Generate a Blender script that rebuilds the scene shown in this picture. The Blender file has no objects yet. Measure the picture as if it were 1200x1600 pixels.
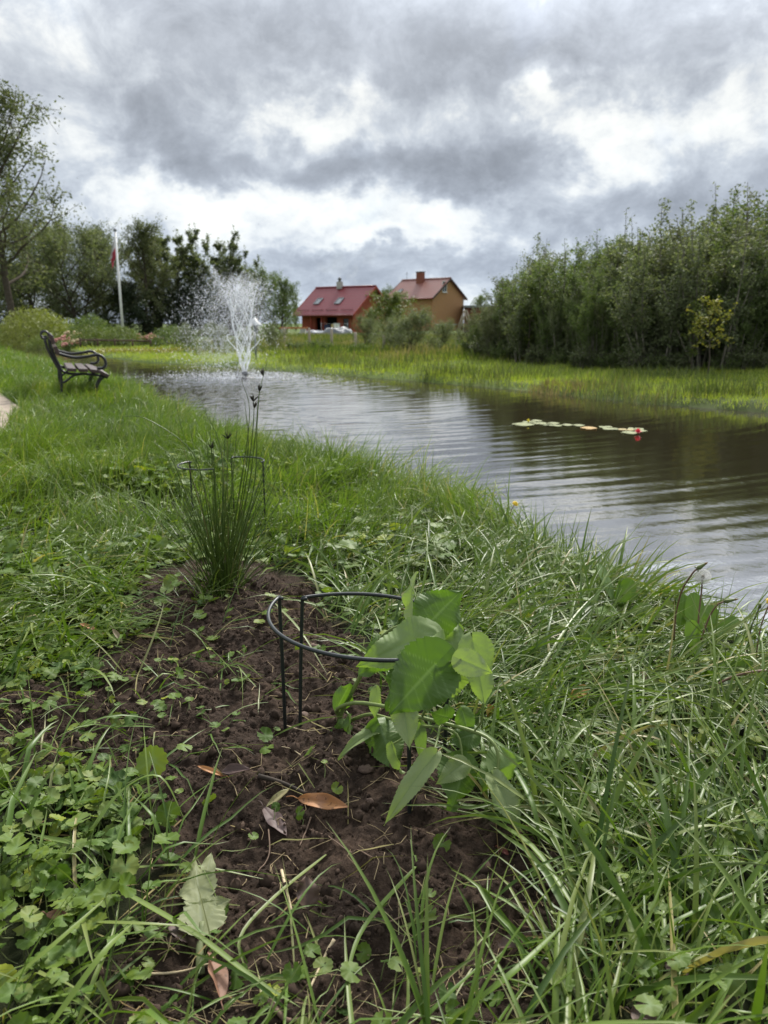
import bpy, bmesh, math, random
import numpy as np
from mathutils import Vector, Matrix
SC = bpy.context.scene
COL = SC.collection
R = math.radians
# ------------------------------------------------------------------ camera
CAM_H = 0.95
PITCH = R(13.81)
cam = bpy.data.cameras.new('camera'); camo = bpy.data.objects.new('camera', cam); COL.objects.link(camo)
camo.location = (0, 0, CAM_H); camo.rotation_euler = (R(90) - PITCH, 0, 0)
cam.sensor_fit = 'VERTICAL'; cam.sensor_height = 36; cam.sensor_width = 27; cam.lens = 27
cam.clip_start = 0.05; cam.clip_end = 3000
cam.dof.use_dof = True; cam.dof.focus_distance = 1.72; cam.dof.aperture_fstop = 6.3
SC.camera = camo
SC.view_settings.view_transform = 'Standard'; SC.view_settings.look = 'None'
SC.view_settings.exposure = 0.36; SC.view_settings.gamma = 1
SC.cycles.max_bounces = 8; SC.cycles.transparent_max_bounces = 8; SC.cycles.diffuse_bounces = 3
SC.cycles.glossy_bounces = 3; SC.cycles.transmission_bounces = 4

CT, ST = math.cos(PITCH), math.sin(PITCH)
def ray(px, py):
    u = (px - 600) / 1200; v = (800 - py) / 1200
    return np.array([u, CT + v * ST, -ST + v * CT])
def U(px, py, z=0.0):            # point at height z seen at that pixel of the photograph
    d = ray(px, py); t = (z - CAM_H) / d[2]
    return np.array([d[0] * t, d[1] * t, z])
def P(px, py, Y):                # point at distance Y ahead
    d = ray(px, py); t = Y / d[1]
    return np.array([d[0] * t, Y, CAM_H + d[2] * t])

# ------------------------------------------------------------------ node helpers
class NT:
    def __init__(s, tree): s.t = tree; s.n = tree.nodes; s.l = tree.links
    def new(s, kind, **kw):
        n = s.n.new(kind)
        for k, v in kw.items(): setattr(n, k, v)
        return n
    def link(s, a, b): s.l.new(a, b)
    def put(s, sock, v):
        if hasattr(v, 'is_output'): s.link(v, sock)
        else:
            if sock.type == 'RGBA' and len(v) == 3: v = (*v, 1)
            sock.default_value = v
    def math(s, op, a, b=None, c=None, clamp=False):
        n = s.new('ShaderNodeMath', operation=op); n.use_clamp = clamp
        s.put(n.inputs[0], a)
        if b is not None: s.put(n.inputs[1], b)
        if c is not None: s.put(n.inputs[2], c)
        return n.outputs[0]
    def mix(s, f, a, b, blend='MIX'):
        n = s.new('ShaderNodeMix', data_type='RGBA', blend_type=blend)
        s.put(n.inputs[0], f); s.put(n.inputs[6], a); s.put(n.inputs[7], b)
        return n.outputs[2]
    def noise(s, vec, scale, detail=4, rough=.55, dist=0., out=0):
        n = s.new('ShaderNodeTexNoise')
        if vec is not None: s.link(vec, n.inputs['Vector'])
        n.inputs['Scale'].default_value = scale; n.inputs['Detail'].default_value = detail
        n.inputs['Roughness'].default_value = rough; n.inputs['Distortion'].default_value = dist
        return n.outputs[out]
    def ramp(s, f, stops, interp='LINEAR'):
        n = s.new('ShaderNodeValToRGB'); n.color_ramp.interpolation = interp
        e = n.color_ramp.elements
        while len(e) < len(stops): e.new(.5)
        for i, (p, c) in enumerate(stops):
            e[i].position = p; e[i].color = (*c, 1) if len(c) == 3 else c
        s.link(f, n.inputs[0]); return n.outputs[0]
    def comb(s, x, y, z):
        n = s.new('ShaderNodeCombineXYZ')
        for i, v in enumerate((x, y, z)): s.put(n.inputs[i], v)
        return n.outputs[0]
    def sep(s, v):
        n = s.new('ShaderNodeSeparateXYZ'); s.link(v, n.inputs[0]); return n.outputs

# ------------------------------------------------------------------ world: broken overcast sky
SUN_EL, SUN_AZ = R(42), R(18)        # azimuth clockwise from +Y (straight ahead)
world = bpy.data.worlds.new('World'); SC.world = world; world.use_nodes = True
w = NT(world.node_tree); w.n.clear()
wo = w.new('ShaderNodeOutputWorld'); bg = w.new('ShaderNodeBackground'); w.link(bg.outputs[0], wo.inputs[0])
sky = w.new('ShaderNodeTexSky', sky_type='NISHITA'); sky.sun_disc = False
sky.sun_elevation = SUN_EL; sky.sun_rotation = SUN_AZ
tc = w.new('ShaderNodeTexCoord')
X, Y_, Z_ = w.sep(tc.outputs['Generated'])
az = w.math('ARCTAN2', X, Y_)
el = w.math('ARCSINE', w.math('MAXIMUM', w.math('MINIMUM', Z_, 1.), -1.))
# stretch the cloud field towards the horizon, as a flat cloud deck does
elw = w.math('POWER', w.math('MAXIMUM', w.math('ADD', el, 0.02), 0.001), 0.72)
uv = w.comb(w.math('MULTIPLY', az, 1.0), w.math('MULTIPLY', elw, 1.22), 0.0)
big = w.noise(uv, 3.2, 4, .55, .6)
mid = w.noise(uv, 10.5, 10, .66, .35)
fine = w.noise(uv, 24.0, 9, .68, .8)
warp1 = w.math('MULTIPLY', w.math('SUBTRACT', w.noise(uv, 7.0, 5, .6, 0.), .5), .30)
uv2 = w.comb(w.math('ADD', az, 5.3), w.math('ADD', elw, 2.1), 0.7)
warp2 = w.math('MULTIPLY', w.math('SUBTRACT', w.noise(uv2, 8.0, 5, .6, 0.), .5), .16)
aw = w.math('ADD', az, warp1); ew = w.math('ADD', el, warp2)
def blob(px, py, sx, sy, amp):
    d = ray(px, py); d = d / np.linalg.norm(d)
    u0 = math.atan2(d[0], d[1]); v0 = math.asin(d[2])
    a = w.math('DIVIDE', w.math('SUBTRACT', aw, u0), sx / 1200)
    b = w.math('DIVIDE', w.math('SUBTRACT', ew, v0), sy / 1200)
    q = w.math('ADD', w.math('MULTIPLY', a, a), w.math('MULTIPLY', b, b))
    return w.math('MULTIPLY', w.math('EXPONENT', w.math('MULTIPLY', q, -1.)), amp)
dens = w.math('ADD', w.math('MULTIPLY', w.math('SUBTRACT', big, .5), .45), w.math('MULTIPLY', w.math('SUBTRACT', mid, .5), 1.45))
dens = w.math('ADD', dens, w.math('MULTIPLY', w.math('SUBTRACT', fine, .5), .46))
for bl in [(620, 30, 420, 80, .52), (250, 225, 120, 55, .50), (620, 262, 250, 38, .40), (470, 192, 90, 26, -.40), (640, 205, 70, 20, -.28), (760, 270, 160, 60, .3), (980, 340, 220, 45, .22),
           (1000, 60, 200, 60, .15), (330, 110, 120, 60, .15), (470, 425, 420, 30, .18),
           (70, 30, 110, 50, -.12), (60, 120, 120, 30, .1), (100, 205, 80, 40, -.30), (250, 140, 60, 40, -.3), (420, 318, 240, 36, -.62), (720, 350, 110, 34, -.55),
           (870, 135, 45, 45, -.6), (960, 215, 60, 40, -.55), (1130, 110, 70, 80, -.26), (1060, 330, 160, 40, .2), (820, 60, 120, 40, .15), (560, 160, 120, 28, -.25), (950, 275, 60, 30, -.35), (620, 390, 120, 14, -.3), (420, 385, 80, 14, -.25),
           (560, 385, 60, 18, -.35), (300, 320, 90, 40, -.3), (1090, 200, 80, 40, -.25)]:
    dens = w.math('ADD', dens, blob(*bl))
cl = w.ramp(w.math('ADD', w.math('MULTIPLY', dens, .60), .375), [
    (0.0, (.88, .875, .85)), (.20, (.72, .735, .75)), (.34, (.51, .545, .605)), (.50, (.372, .402, .462)), (.72, (.268, .291, .338)), (1., (.195, .211, .245))])
# blue-grey distance low down
low = w.math('MULTIPLY', w.math('SUBTRACT', 1., w.math('DIVIDE', el, .30), clamp=True), .45)
cl = w.mix(low, cl, w.mix(1., cl, (.80, .94, 1.13), 'MULTIPLY'))
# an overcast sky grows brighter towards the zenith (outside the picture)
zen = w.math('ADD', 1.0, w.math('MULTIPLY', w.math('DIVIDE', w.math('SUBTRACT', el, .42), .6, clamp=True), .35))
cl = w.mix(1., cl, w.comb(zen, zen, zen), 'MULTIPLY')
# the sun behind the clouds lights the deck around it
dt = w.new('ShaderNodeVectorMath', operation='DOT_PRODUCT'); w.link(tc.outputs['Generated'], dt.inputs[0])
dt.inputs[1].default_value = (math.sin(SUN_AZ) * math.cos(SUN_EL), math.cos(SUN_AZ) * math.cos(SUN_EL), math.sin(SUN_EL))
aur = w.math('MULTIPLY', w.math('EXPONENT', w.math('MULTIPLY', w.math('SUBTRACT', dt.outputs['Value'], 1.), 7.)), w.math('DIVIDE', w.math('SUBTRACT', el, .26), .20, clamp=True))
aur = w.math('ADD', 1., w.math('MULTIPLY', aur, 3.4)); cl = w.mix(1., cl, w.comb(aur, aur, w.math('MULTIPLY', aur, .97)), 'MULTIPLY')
nish = w.new('ShaderNodeVectorMath', operation='SCALE'); w.link(sky.outputs[0], nish.inputs[0]); nish.inputs['Scale'].default_value = .10
gap = w.math('MULTIPLY', w.math('SUBTRACT', w.noise(uv2, 6.0, 6, .6, .3), .60), 3.0, clamp=True)
col = w.mix(w.math('MULTIPLY', gap, .55), cl, nish.outputs[0])
ground_dark = w.math('GREATER_THAN', Z_, -0.01)
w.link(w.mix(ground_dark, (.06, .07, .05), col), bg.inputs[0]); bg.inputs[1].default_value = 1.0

sun = bpy.data.lights.new('sun', 'SUN'); suno = bpy.data.objects.new('sun', sun); COL.objects.link(suno)
sun.energy = 4.3; sun.angle = R(9); sun.color = (1, .95, .87)
sd_ = Vector((math.sin(SUN_AZ) * math.cos(SUN_EL), math.cos(SUN_AZ) * math.cos(SUN_EL), math.sin(SUN_EL)))
suno.rotation_euler = sd_.to_track_quat('Z', 'Y').to_euler(); suno.location = (0, 0, 30)

# ------------------------------------------------------------------ numpy noise and mesh helpers
_pr = np.random.default_rng(11); _perm = _pr.permutation(512).astype(np.int64); _grad = _pr.uniform(-1, 1, (512, 2))
def perlin(x, y, seed=0):
    xi = np.floor(x).astype(np.int64); yi = np.floor(y).astype(np.int64); fx = x - xi; fy = y - yi
    def g(i, j):
        h = _perm[(_perm[(i + seed * 37) & 511] + j) & 511]; gr = _grad[h]
        return gr[..., 0] * (fx - (i - xi)) + gr[..., 1] * (fy - (j - yi))
    ux = fx * fx * fx * (fx * (fx * 6 - 15) + 10); uy = fy * fy * fy * (fy * (fy * 6 - 15) + 10)
    a = g(xi, yi); b = g(xi + 1, yi); c = g(xi, yi + 1); d = g(xi + 1, yi + 1)
    return (a + ux * (b - a)) * (1 - uy) + (c + ux * (d - c)) * uy
def fbm(x, y, oct=4, seed=0, gain=.5):
    s = 0; a = 1
    for o in range(oct):
        s = s + a * perlin(x * 2 ** o + o * 17.3, y * 2 ** o - o * 9.1, seed + o); a *= gain
    return s
def sstep(a, b, x):
    t = np.clip((x - a) / (b - a), 0, 1); return t * t * (3 - 2 * t)

class Geo:                      # gathers vertices and faces, then links them as ONE mesh object
    def __init__(s): s.V = []; s.Q = []; s.T = []; s.n = 0; s.rq = []; s.rt = []; s.pa = []
    def add(s, V, Q=None, T=None, rnd=0., pa=None):
        V = np.asarray(V, float).reshape(-1, 3)
        s.V.append(V); s.pa.append(np.zeros(len(V)) if pa is None else np.broadcast_to(np.asarray(pa, float), (len(V),)))
        if Q is not None and len(Q):
            Q = np.asarray(Q); s.Q.append(Q + s.n); s.rq.append(np.broadcast_to(np.asarray(rnd, float), (len(Q),)))
        if T is not None and len(T):
            T = np.asarray(T); s.T.append(T + s.n); s.rt.append(np.broadcast_to(np.asarray(rnd, float), (len(T),)))
        s.n += len(V); return s
    def mesh(s, name, m, smooth=True):
        me = bpy.data.meshes.new(name)
        V = np.concatenate(s.V) if s.V else np.zeros((0, 3)); Q = np.concatenate(s.Q) if s.Q else np.zeros((0, 4), int)
        T = np.concatenate(s.T) if s.T else np.zeros((0, 3), int)
        me.vertices.add(len(V)); me.vertices.foreach_set('co', V.astype(np.float32).ravel())
        li = np.concatenate([Q.ravel(), T.ravel()]).astype(np.int32)
        me.loops.add(len(li)); me.loops.foreach_set('vertex_index', li)
        ls = np.concatenate([np.arange(len(Q)) * 4, len(Q) * 4 + np.arange(len(T)) * 3]).astype(np.int32)
        me.polygons.add(len(ls)); me.polygons.foreach_set('loop_start', ls)
        me.polygons.foreach_set('use_smooth', np.full(len(ls), smooth))
        a = me.attributes.new('rnd', 'FLOAT', 'FACE')
        a.data.foreach_set('value', np.concatenate(s.rq + s.rt + [np.zeros(0)]).astype(np.float32))
        a = me.attributes.new('pa', 'FLOAT', 'POINT'); a.data.foreach_set('value', np.concatenate(s.pa).astype(np.float32))
        me.update(calc_edges=True); me.validate()
        if m: me.materials.append(m)
        return me
    def build(s, name, m, parent=None, smooth=True, loc=None):
        o = bpy.data.objects.new(name, s.mesh(name, m, smooth)); COL.objects.link(o)
        if parent: o.parent = parent
        if loc is not None: o.location = loc
        return o
    # -- simple solids
    def box(s, c, size, rot=None, rnd=0.):
        c = np.asarray(c, float); h = np.asarray(size, float) / 2
        V = np.array([[x, y, z] for x in (-1, 1) for y in (-1, 1) for z in (-1, 1)]) * h
        if rot is not None: V = V @ np.asarray(rot).T
        return s.add(V + c, [[0, 1, 3, 2], [4, 6, 7, 5], [0, 4, 5, 1], [2, 3, 7, 6], [0, 2, 6, 4], [1, 5, 7, 3]], rnd=rnd)
    def tube(s, path, r, n=8, rnd=0., flat=1.0, cap=True, pa=None):
        p = np.asarray(path, float); m = len(p); r = np.broadcast_to(np.asarray(r, float), (m,))
        t = np.gradient(p, axis=0); t /= np.linalg.norm(t, axis=1)[:, None] + 1e-12
        up = np.array([0, 0, 1.]) if abs(t[0][2]) < .9 else np.array([1., 0, 0])
        a = np.cross(t[0], up); a /= np.linalg.norm(a); A = []
        for i in range(m):
            a = a - t[i] * a.dot(t[i]); a /= np.linalg.norm(a) + 1e-12; A.append(a)
        A = np.array(A); B = np.cross(t, A); th = np.arange(n) * 2 * math.pi / n
        V = p[:, None] + r[:, None, None] * (np.cos(th)[None, :, None] * A[:, None] + flat * np.sin(th)[None, :, None] * B[:, None])
        i = np.arange(m - 1)[:, None] * n; j = np.arange(n)[None]; k = (j + 1) % n
        Q = np.stack([i + j, i + k, i + n + k, i + n + j], -1).reshape(-1, 4); V = V.reshape(-1, 3); T = []
        if cap:
            V = np.vstack([V, p[0], p[-1]]); c0 = m * n; c1 = c0 + 1; e = (m - 1) * n
            T = [[c0, (q + 1) % n, q] for q in range(n)] + [[c1, e + q, e + (q + 1) % n] for q in range(n)]
        return s.add(V, Q, T, rnd=rnd, pa=pa)
    def prism(s, poly, d0, d1, O, ax, ay, az_, rnd=0.):      # polygon in (ax,ay) extruded along az_
        O, ax, ay, az_ = [np.asarray(q, float) for q in (O, ax, ay, az_)]; n = len(poly)
        f = lambda d: np.array([O + ax * x + ay * y + az_ * d for x, y in poly])
        c0 = f(d0); c1 = f(d1); V = np.vstack([c0, c1, c0.mean(0), c1.mean(0)])
        Q = [[i, (i + 1) % n, n + (i + 1) % n, n + i] for i in range(n)]
        T = [[2 * n, (i + 1) % n, i] for i in range(n)] + [[2 * n + 1, n + i, n + (i + 1) % n] for i in range(n)]
        return s.add(V, Q, T, rnd=rnd)
    def ball(s, c, r, n=8, m=6, sq=(1, 1, 1), rnd=0., wob=0., rng=None):
        V = []; 
        for i in range(m + 1):
            ph = math.pi * i / m
            for j in range(n):
                th = 2 * math.pi * j / n; k = 1 + (rng.uniform(-wob, wob) if rng is not None and 0 < i < m else 0)
                V.append([math.sin(ph) * math.cos(th) * k * sq[0], math.sin(ph) * math.sin(th) * k * sq[1], math.cos(ph) * k * sq[2]])
        Q = [[i * n + j, (i + 1) * n + j, (i + 1) * n + (j + 1) % n, i * n + (j + 1) % n] for i in range(m) for j in range(n)]
        return s.add(np.array(V) * r + np.asarray(c, float), Q, rnd=rnd)

def spline(pts, n=16):
    p = np.asarray(pts, float); m = len(p)
    if m == 2: return p[0] + np.linspace(0, 1, n)[:, None] * (p[1] - p[0])
    q = np.vstack([2 * p[0] - p[1], p, 2 * p[-1] - p[-2]]); out = []
    ts = np.linspace(0, m - 1 - 1e-9, n)
    for t in ts:
        i = int(t); f = t - i; a, b, c, d = q[i:i + 4]
        out.append(.5 * (2 * b + (c - a) * f + (2 * a - 5 * b + 4 * c - d) * f * f + (3 * b - a - 3 * c + d) * f ** 3))
    return np.array(out)
def tag(o, label=None, cat=None, group=None, kind=None):
    for k, v in (('label', label), ('category', cat), ('group', group), ('kind', kind)):
        if v: o[k] = v
    return o
def empty(name, loc, label=None, cat=None, group=None, rz=0.):
    o = bpy.data.objects.new(name, None); COL.objects.link(o); o.location = [float(v) for v in loc]; o.rotation_euler = (0, 0, rz)
    o.empty_display_size = .1
    return tag(o, label, cat, group)

# ------------------------------------------------------------------ materials
MATS = {}
def material(name):
    m = bpy.data.materials.new(name); m.use_nodes = True; t = NT(m.node_tree); t.n.clear()
    o = t.new('ShaderNodeOutputMaterial'); MATS[name] = m; return m, t, o
def simple(name, col, rough=.6, spec=.3, metal=0., var=.25, scale=6., bump=0., bscale=40.):
    m, t, o = material(name); b = t.new('ShaderNodeBsdfPrincipled'); t.link(b.outputs[0], o.inputs[0])
    tc = t.new('ShaderNodeTexCoord'); v = tc.outputs['Object']
    n = t.noise(v, scale, 5)
    c2 = tuple(max(0, q * (1 - var)) for q in col); c3 = tuple(min(1, q * (1 + var)) for q in col)
    t.link(t.ramp(n, [(.3, c2), (.7, c3)]), b.inputs['Base Color'])
    b.inputs['Roughness'].default_value = rough; b.inputs['Metallic'].default_value = metal
    b.inputs['Specular IOR Level'].default_value = spec
    if bump:
        bn = t.new('ShaderNodeBump'); bn.inputs['Distance'].default_value = bump; bn.inputs['Strength'].default_value = 1
        t.link(t.noise(v, bscale, 5), bn.inputs['Height']); t.link(bn.outputs[0], b.inputs['Normal'])
    return m
def leafy(name, stops, rough=.5, spec=.35, transl=.3, tcol=(1.25, 1.35, .6), tip=None, back=None, vein=None, patch=None, pscale=.8, warm=(1.04, .98, .80)):
    m, t, o = material(name); b = t.new('ShaderNodeBsdfPrincipled')
    at = t.new('ShaderNodeAttribute', attribute_name='rnd'); pa = t.new('ShaderNodeAttribute', attribute_name='pa')
    stops = [(p_, (c_[0] * warm[0], c_[1] * warm[1], c_[2] * warm[2])) for p_, c_ in stops]; c = t.ramp(at.outputs['Fac'], stops); g = t.new('ShaderNodeNewGeometry')
    if patch:
        f = t.math('MULTIPLY', t.math('SUBTRACT', t.noise(g.outputs['Position'], pscale, 3), .42), 4., clamp=True)
        c = t.mix(f, c, t.mix(1., c, patch, 'MULTIPLY'))
    if tip: c = t.mix(t.math('MULTIPLY', t.math('POWER', pa.outputs['Fac'], 3.), .7), c, tip)
    if vein: c = t.mix(pa.outputs['Fac'], c, vein)
    if back: c = t.mix(g.outputs['Backfacing'], c, t.mix(1., c, back, 'MULTIPLY'))
    t.link(c, b.inputs['Base Color']); b.inputs['Roughness'].default_value = rough; b.inputs['Specular IOR Level'].default_value = spec
    tr = t.new('ShaderNodeBsdfTranslucent'); t.link(t.mix(1., c, tcol, 'MULTIPLY'), tr.inputs[0])
    mx = t.new('ShaderNodeMixShader'); mx.inputs[0].default_value = transl
    t.link(b.outputs[0], mx.inputs[1]); t.link(tr.outputs[0], mx.inputs[2]); t.link(mx.outputs[0], o.inputs[0])
    return m
# ------------------------------------------------------------------ terrain
WATER_Z = -0.35
NEAR = np.array([(14, -30), (6, -5), (2.75, 0.2), (1.62, 2.35), (1.25, 2.85), (.9, 3.95), (-.5, 6.05), (-2.4, 9.6), (-3.95, 12.8), (-6.6, 17.6), (-10.6, 24), (-15.5, 32), (-42, 75)], float)
FAR = np.array([(40, -30), (14, 0), (8, 8), (5.7, 11.5), (4.3, 12.9), (2.6, 15.7), (.98, 17.7), (-1.67, 20.6), (-4.3, 23.6), (-8.1, 26.6), (-11.2, 31), (-15, 38), (-40, 76)], float)
POND = np.vstack([NEAR, FAR[::-1]])
def seg_dist(x, y, pl):
    d = np.full(x.shape, 1e9)
    for (ax, ay), (bx, by) in zip(pl[:-1], pl[1:]):
        vx, vy = bx - ax, by - ay; t = np.clip(((x - ax) * vx + (y - ay) * vy) / (vx * vx + vy * vy), 0, 1)
        d = np.minimum(d, np.hypot(x - ax - t * vx, y - ay - t * vy))
    return d
def inside(x, y, pg):
    r = np.zeros(x.shape, bool); n = len(pg)
    for i in range(n):
        (ax, ay), (bx, by) = pg[i], pg[(i + 1) % n]
        c = ((ay > y) != (by > y)) & (x < (bx - ax) * (y - ay) / (by - ay + 1e-12) + ax); r ^= c
    return r
def pond_sd(x, y):
    dn = seg_dist(x, y, NEAR); df = seg_dist(x, y, FAR); ins = inside(x, y, POND)
    wob = .10 * fbm(x * 1.3, y * 1.3, 3, 5)
    return dn + wob, df + wob * 2.0, ins
# bare soil bed, as outlined on the ground
BED = np.array([U(*q)[:2] for q in [(185, 925), (300, 880), (470, 905), (545, 985), (600, 1090), (680, 1190), (760, 1270), (850, 1330), (905, 1440),
      (900, 1560), (850, 1680), (500, 1680), (230, 1680), (190, 1560), (235, 1440), (225, 1340), (190, 1240), (60, 1200), (-40, 1170), (-40, 1090), (130, 1080), (190, 1010)]])
def bed_mask(x, y):
    d = seg_dist(x, y, np.vstack([BED, BED[:1]])); d = np.where(inside(x, y, BED), d, -d)
    d = d + .11 * fbm(x * 4, y * 4, 3, 21) + .045 * fbm(x * 18, y * 18, 2, 22)
    b = sstep(-.05, .06, d)
    c = U(262, 800); d2 = .22 - np.hypot((x - c[0]) * .8, y - c[1]) + .08 * fbm(x * 6, y * 6, 3, 24)
    c = U(560, 985); d3 = .0 - np.hypot(x - c[0], y - c[1])
    return np.maximum(b, sstep(-.05, .1, d2) * .9)
PATH_R = np.array([(-1.2, 1.0), (-2.05, 3.0), (-2.96, 5.7), (-3.52, 7.2), (-4.09, 8.7), (-5.6, 11.1), (-9.0, 16), (-15, 24), (-30, 42)], float)
def path_d(x, y):               # distance to the right edge of the path, positive on the path's side
    d = seg_dist(x, y, PATH_R); xe = np.interp(y, PATH_R[:, 1], PATH_R[:, 0]); return np.where(x < xe, d, -d)

def H0(x, y):
    dn, df, ins = pond_sd(x, y)
    r = np.hypot(x, y)
    und = .035 * fbm(x * .7, y * .7, 3, 1) * sstep(.5, 3, r) + .012 * fbm(x * 3, y * 3, 3, 2)
    near = und + .02 - (.37 + und) * (1 - sstep(0, .55, dn)) - .012 * np.exp(-dn)
    far = -.24 + .14 * sstep(.5, 6, df) + und - (.10 + und) * (1 - sstep(0, .3, df))
    land = np.where(dn < df, near, far)
    bott = WATER_Z - .02 - .9 * sstep(0, 1.2, np.minimum(dn, df))
    z = np.where(ins, bott, land)
    return z
def lumps(x, y, s, seed):       # rounded clods of soil of different heights
    gx_, gy_ = x / s, y / s; ix = np.floor(gx_).astype(np.int64); iy = np.floor(gy_).astype(np.int64); best = np.zeros(x.shape)
    for a in (-1, 0, 1):
        for b in (-1, 0, 1):
            h = _perm[(_perm[(ix + a + seed * 51) & 511] + iy + b) & 511]; jx = _grad[h, 0] * .5 + .5; jy = _grad[h, 1] * .5 + .5; k = .35 + .65 * ((h * 7919) % 97) / 97.
            d2 = (gx_ - ix - a - jx) ** 2 + (gy_ - iy - b - jy) ** 2; best = np.maximum(best, k * np.sqrt(np.clip(1 - d2 / (.25 + .6 * k), 0, 1)))
    return best
def H_fine(x, y):
    b = bed_mask(x, y); z = H0(x, y)
    n1 = fbm(x * 7, y * 7, 3, 31); wx_ = x + .012 * fbm(x * 30, y * 30, 2, 35); wy_ = y + .012 * fbm(x * 30 + 9, y * 30, 2, 36)
    soil = .020 * n1 + .032 * lumps(wx_, wy_, .042, 1) * sstep(-.25, .35, fbm(x * 9, y * 9, 2, 37)) + .010 * lumps(wx_, wy_, .015, 2) + .0035 * fbm(x * 110, y * 110, 2, 33) - .016
    # dug rim at the lower edge of the bed, and a few holes
    for px, py, rr, dp in [(430, 1155, .035, .03), (480, 1095, .05, .015), (545, 1040, .08, .02), (360, 1330, .10, .025), (470, 1340, .10, .02), (285, 905, .12, .03)]:
        c = U(px, py); soil = soil - dp * np.exp(-((x - c[0]) ** 2 + ((y - c[1])) ** 2) / rr ** 2)
    for px, py, rr, dp in [(350, 905, .13, .05), (420, 960, .2, .03), (560, 1190, .10, .03), (300, 1260, .14, .02), (400, 1180, .12, .02), (500, 1240, .09, .015)]:
        c = U(px, py); soil = soil + dp * np.exp(-((x - c[0]) ** 2 + ((y - c[1])) ** 2) / rr ** 2)
    return z + b * soil, b
def axis(parts):
    out = []
    for a, b, st in parts: out.append(np.arange(a, b, st))
    return np.unique(np.round(np.concatenate(out), 5))
GX = axis([(-1500, -200, 130), (-200, -60, 14), (-60, -18, 2.), (-18, -6, .4), (-6, -1.15, .09), (-1.15, .85, .0032), (.85, 3.2, .04), (3.2, 16, .25), (16, 60, 2.), (60, 200, 14), (200, 1501, 130)])
GY = axis([(-200, -10, 20), (-10, .4, .5), (.4, .70, .06), (.70, 2.6, .0032), (2.6, 7, .04), (7, 16, .12), (16, 40, .4), (40, 90, 2.5), (90, 300, 15), (300, 2501, 150)])
gx, gy = np.meshgrid(GX, GY, indexing='ij')
GZ, GB = H_fine(gx, gy)
def ground(x, y):               # height of the ground mesh
    i = np.clip(np.searchsorted(GX, x) - 1, 0, len(GX) - 2); j = np.clip(np.searchsorted(GY, y) - 1, 0, len(GY) - 2)
    fx = (x - GX[i]) / (GX[i + 1] - GX[i]); fy = (y - GY[j]) / (GY[j + 1] - GY[j])
    return (GZ[i, j] * (1 - fx) + GZ[i + 1, j] * fx) * (1 - fy) + (GZ[i, j + 1] * (1 - fx) + GZ[i + 1, j + 1] * fx) * fy
def G(x, y): return float(ground(np.array([x]), np.array([y]))[0])
def UG(px, py, dz=0.):          # point on the ground seen at that pixel
    z = 0.
    for _ in range(5):
        p = U(px, py, z + dz); z = G(p[0], p[1])
    p[2] = z + dz; return p
def UF(px, py, z=-.1): return U(px, py, z)

m, t, o = material('soil_and_turf'); b = t.new('ShaderNodeBsdfPrincipled'); t.link(b.outputs[0], o.inputs[0])
g = t.new('ShaderNodeNewGeometry'); pos = g.outputs['Position']; pa = t.new('ShaderNodeAttribute', attribute_name='pa').outputs['Fac']
soil = t.ramp(t.noise(pos, 60, 6, .7), [(.25, (.013, .0085, .006)), (.5, (.040, .0268, .019)), (.72, (.078, .054, .039)), (.9, (.125, .09, .066))])
soil = t.mix(t.math('MULTIPLY', t.math('SUBTRACT', t.noise(pos, 5.5, 5), .46), 3.0, clamp=True), soil, t.mix(1., soil, (2.1, 2.05, 2.0), 'MULTIPLY'))
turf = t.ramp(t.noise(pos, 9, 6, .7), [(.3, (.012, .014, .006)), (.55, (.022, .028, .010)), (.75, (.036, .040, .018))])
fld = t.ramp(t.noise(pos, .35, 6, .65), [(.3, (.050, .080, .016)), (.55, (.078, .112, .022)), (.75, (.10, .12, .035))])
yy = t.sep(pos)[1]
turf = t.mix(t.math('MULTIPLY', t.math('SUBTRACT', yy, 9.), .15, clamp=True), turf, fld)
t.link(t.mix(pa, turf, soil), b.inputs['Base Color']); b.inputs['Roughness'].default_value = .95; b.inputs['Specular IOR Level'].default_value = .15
bn = t.new('ShaderNodeBump'); bn.inputs['Distance'].default_value = .007; t.link(t.noise(pos, 240, 6, .75), bn.inputs['Height']); t.link(bn.outputs[0], b.inputs['Normal'])
M_GROUND = m
nx, ny = len(GX), len(GY); idx = np.arange(nx * ny).reshape(nx, ny)
ge = Geo(); ge.add(np.stack([gx, gy, GZ], -1).reshape(-1, 3), np.stack([idx[:-1, :-1], idx[1:, :-1], idx[1:, 1:], idx[:-1, 1:]], -1).reshape(-1, 4), pa=GB.ravel())
tag(ge.build('ground', M_GROUND), kind='structure')

# water: real ripples running out in rings from the fountain
FOUNT = U(383, 590, WATER_Z)
m, t, o = material('pond_water'); b = t.new('ShaderNodeBsdfPrincipled'); t.link(b.outputs[0], o.inputs[0])
pos = t.new('ShaderNodeNewGeometry').outputs['Position']
bn = t.new('ShaderNodeBump'); bn.inputs['Distance'].default_value = .0012; bn.inputs['Strength'].default_value = 1.
t.link(t.noise(pos, 16., 3, .6), bn.inputs['Height']); t.link(bn.outputs[0], b.inputs['Normal'])
b.inputs['Base Color'].default_value = (.024, .019, .011, 1); b.inputs['Roughness'].default_value = .02; b.inputs['IOR'].default_value = 7.0
M_WATER = m
rr_w = np.concatenate([np.arange(.05, 23, .028), np.arange(23, 60, .6)]); th_w = np.concatenate([np.linspace(-2.2, -.62, 90)[:-1], np.linspace(-.62, .12, 150)[:-1], np.linspace(.12, 4.09, 120)])
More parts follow.
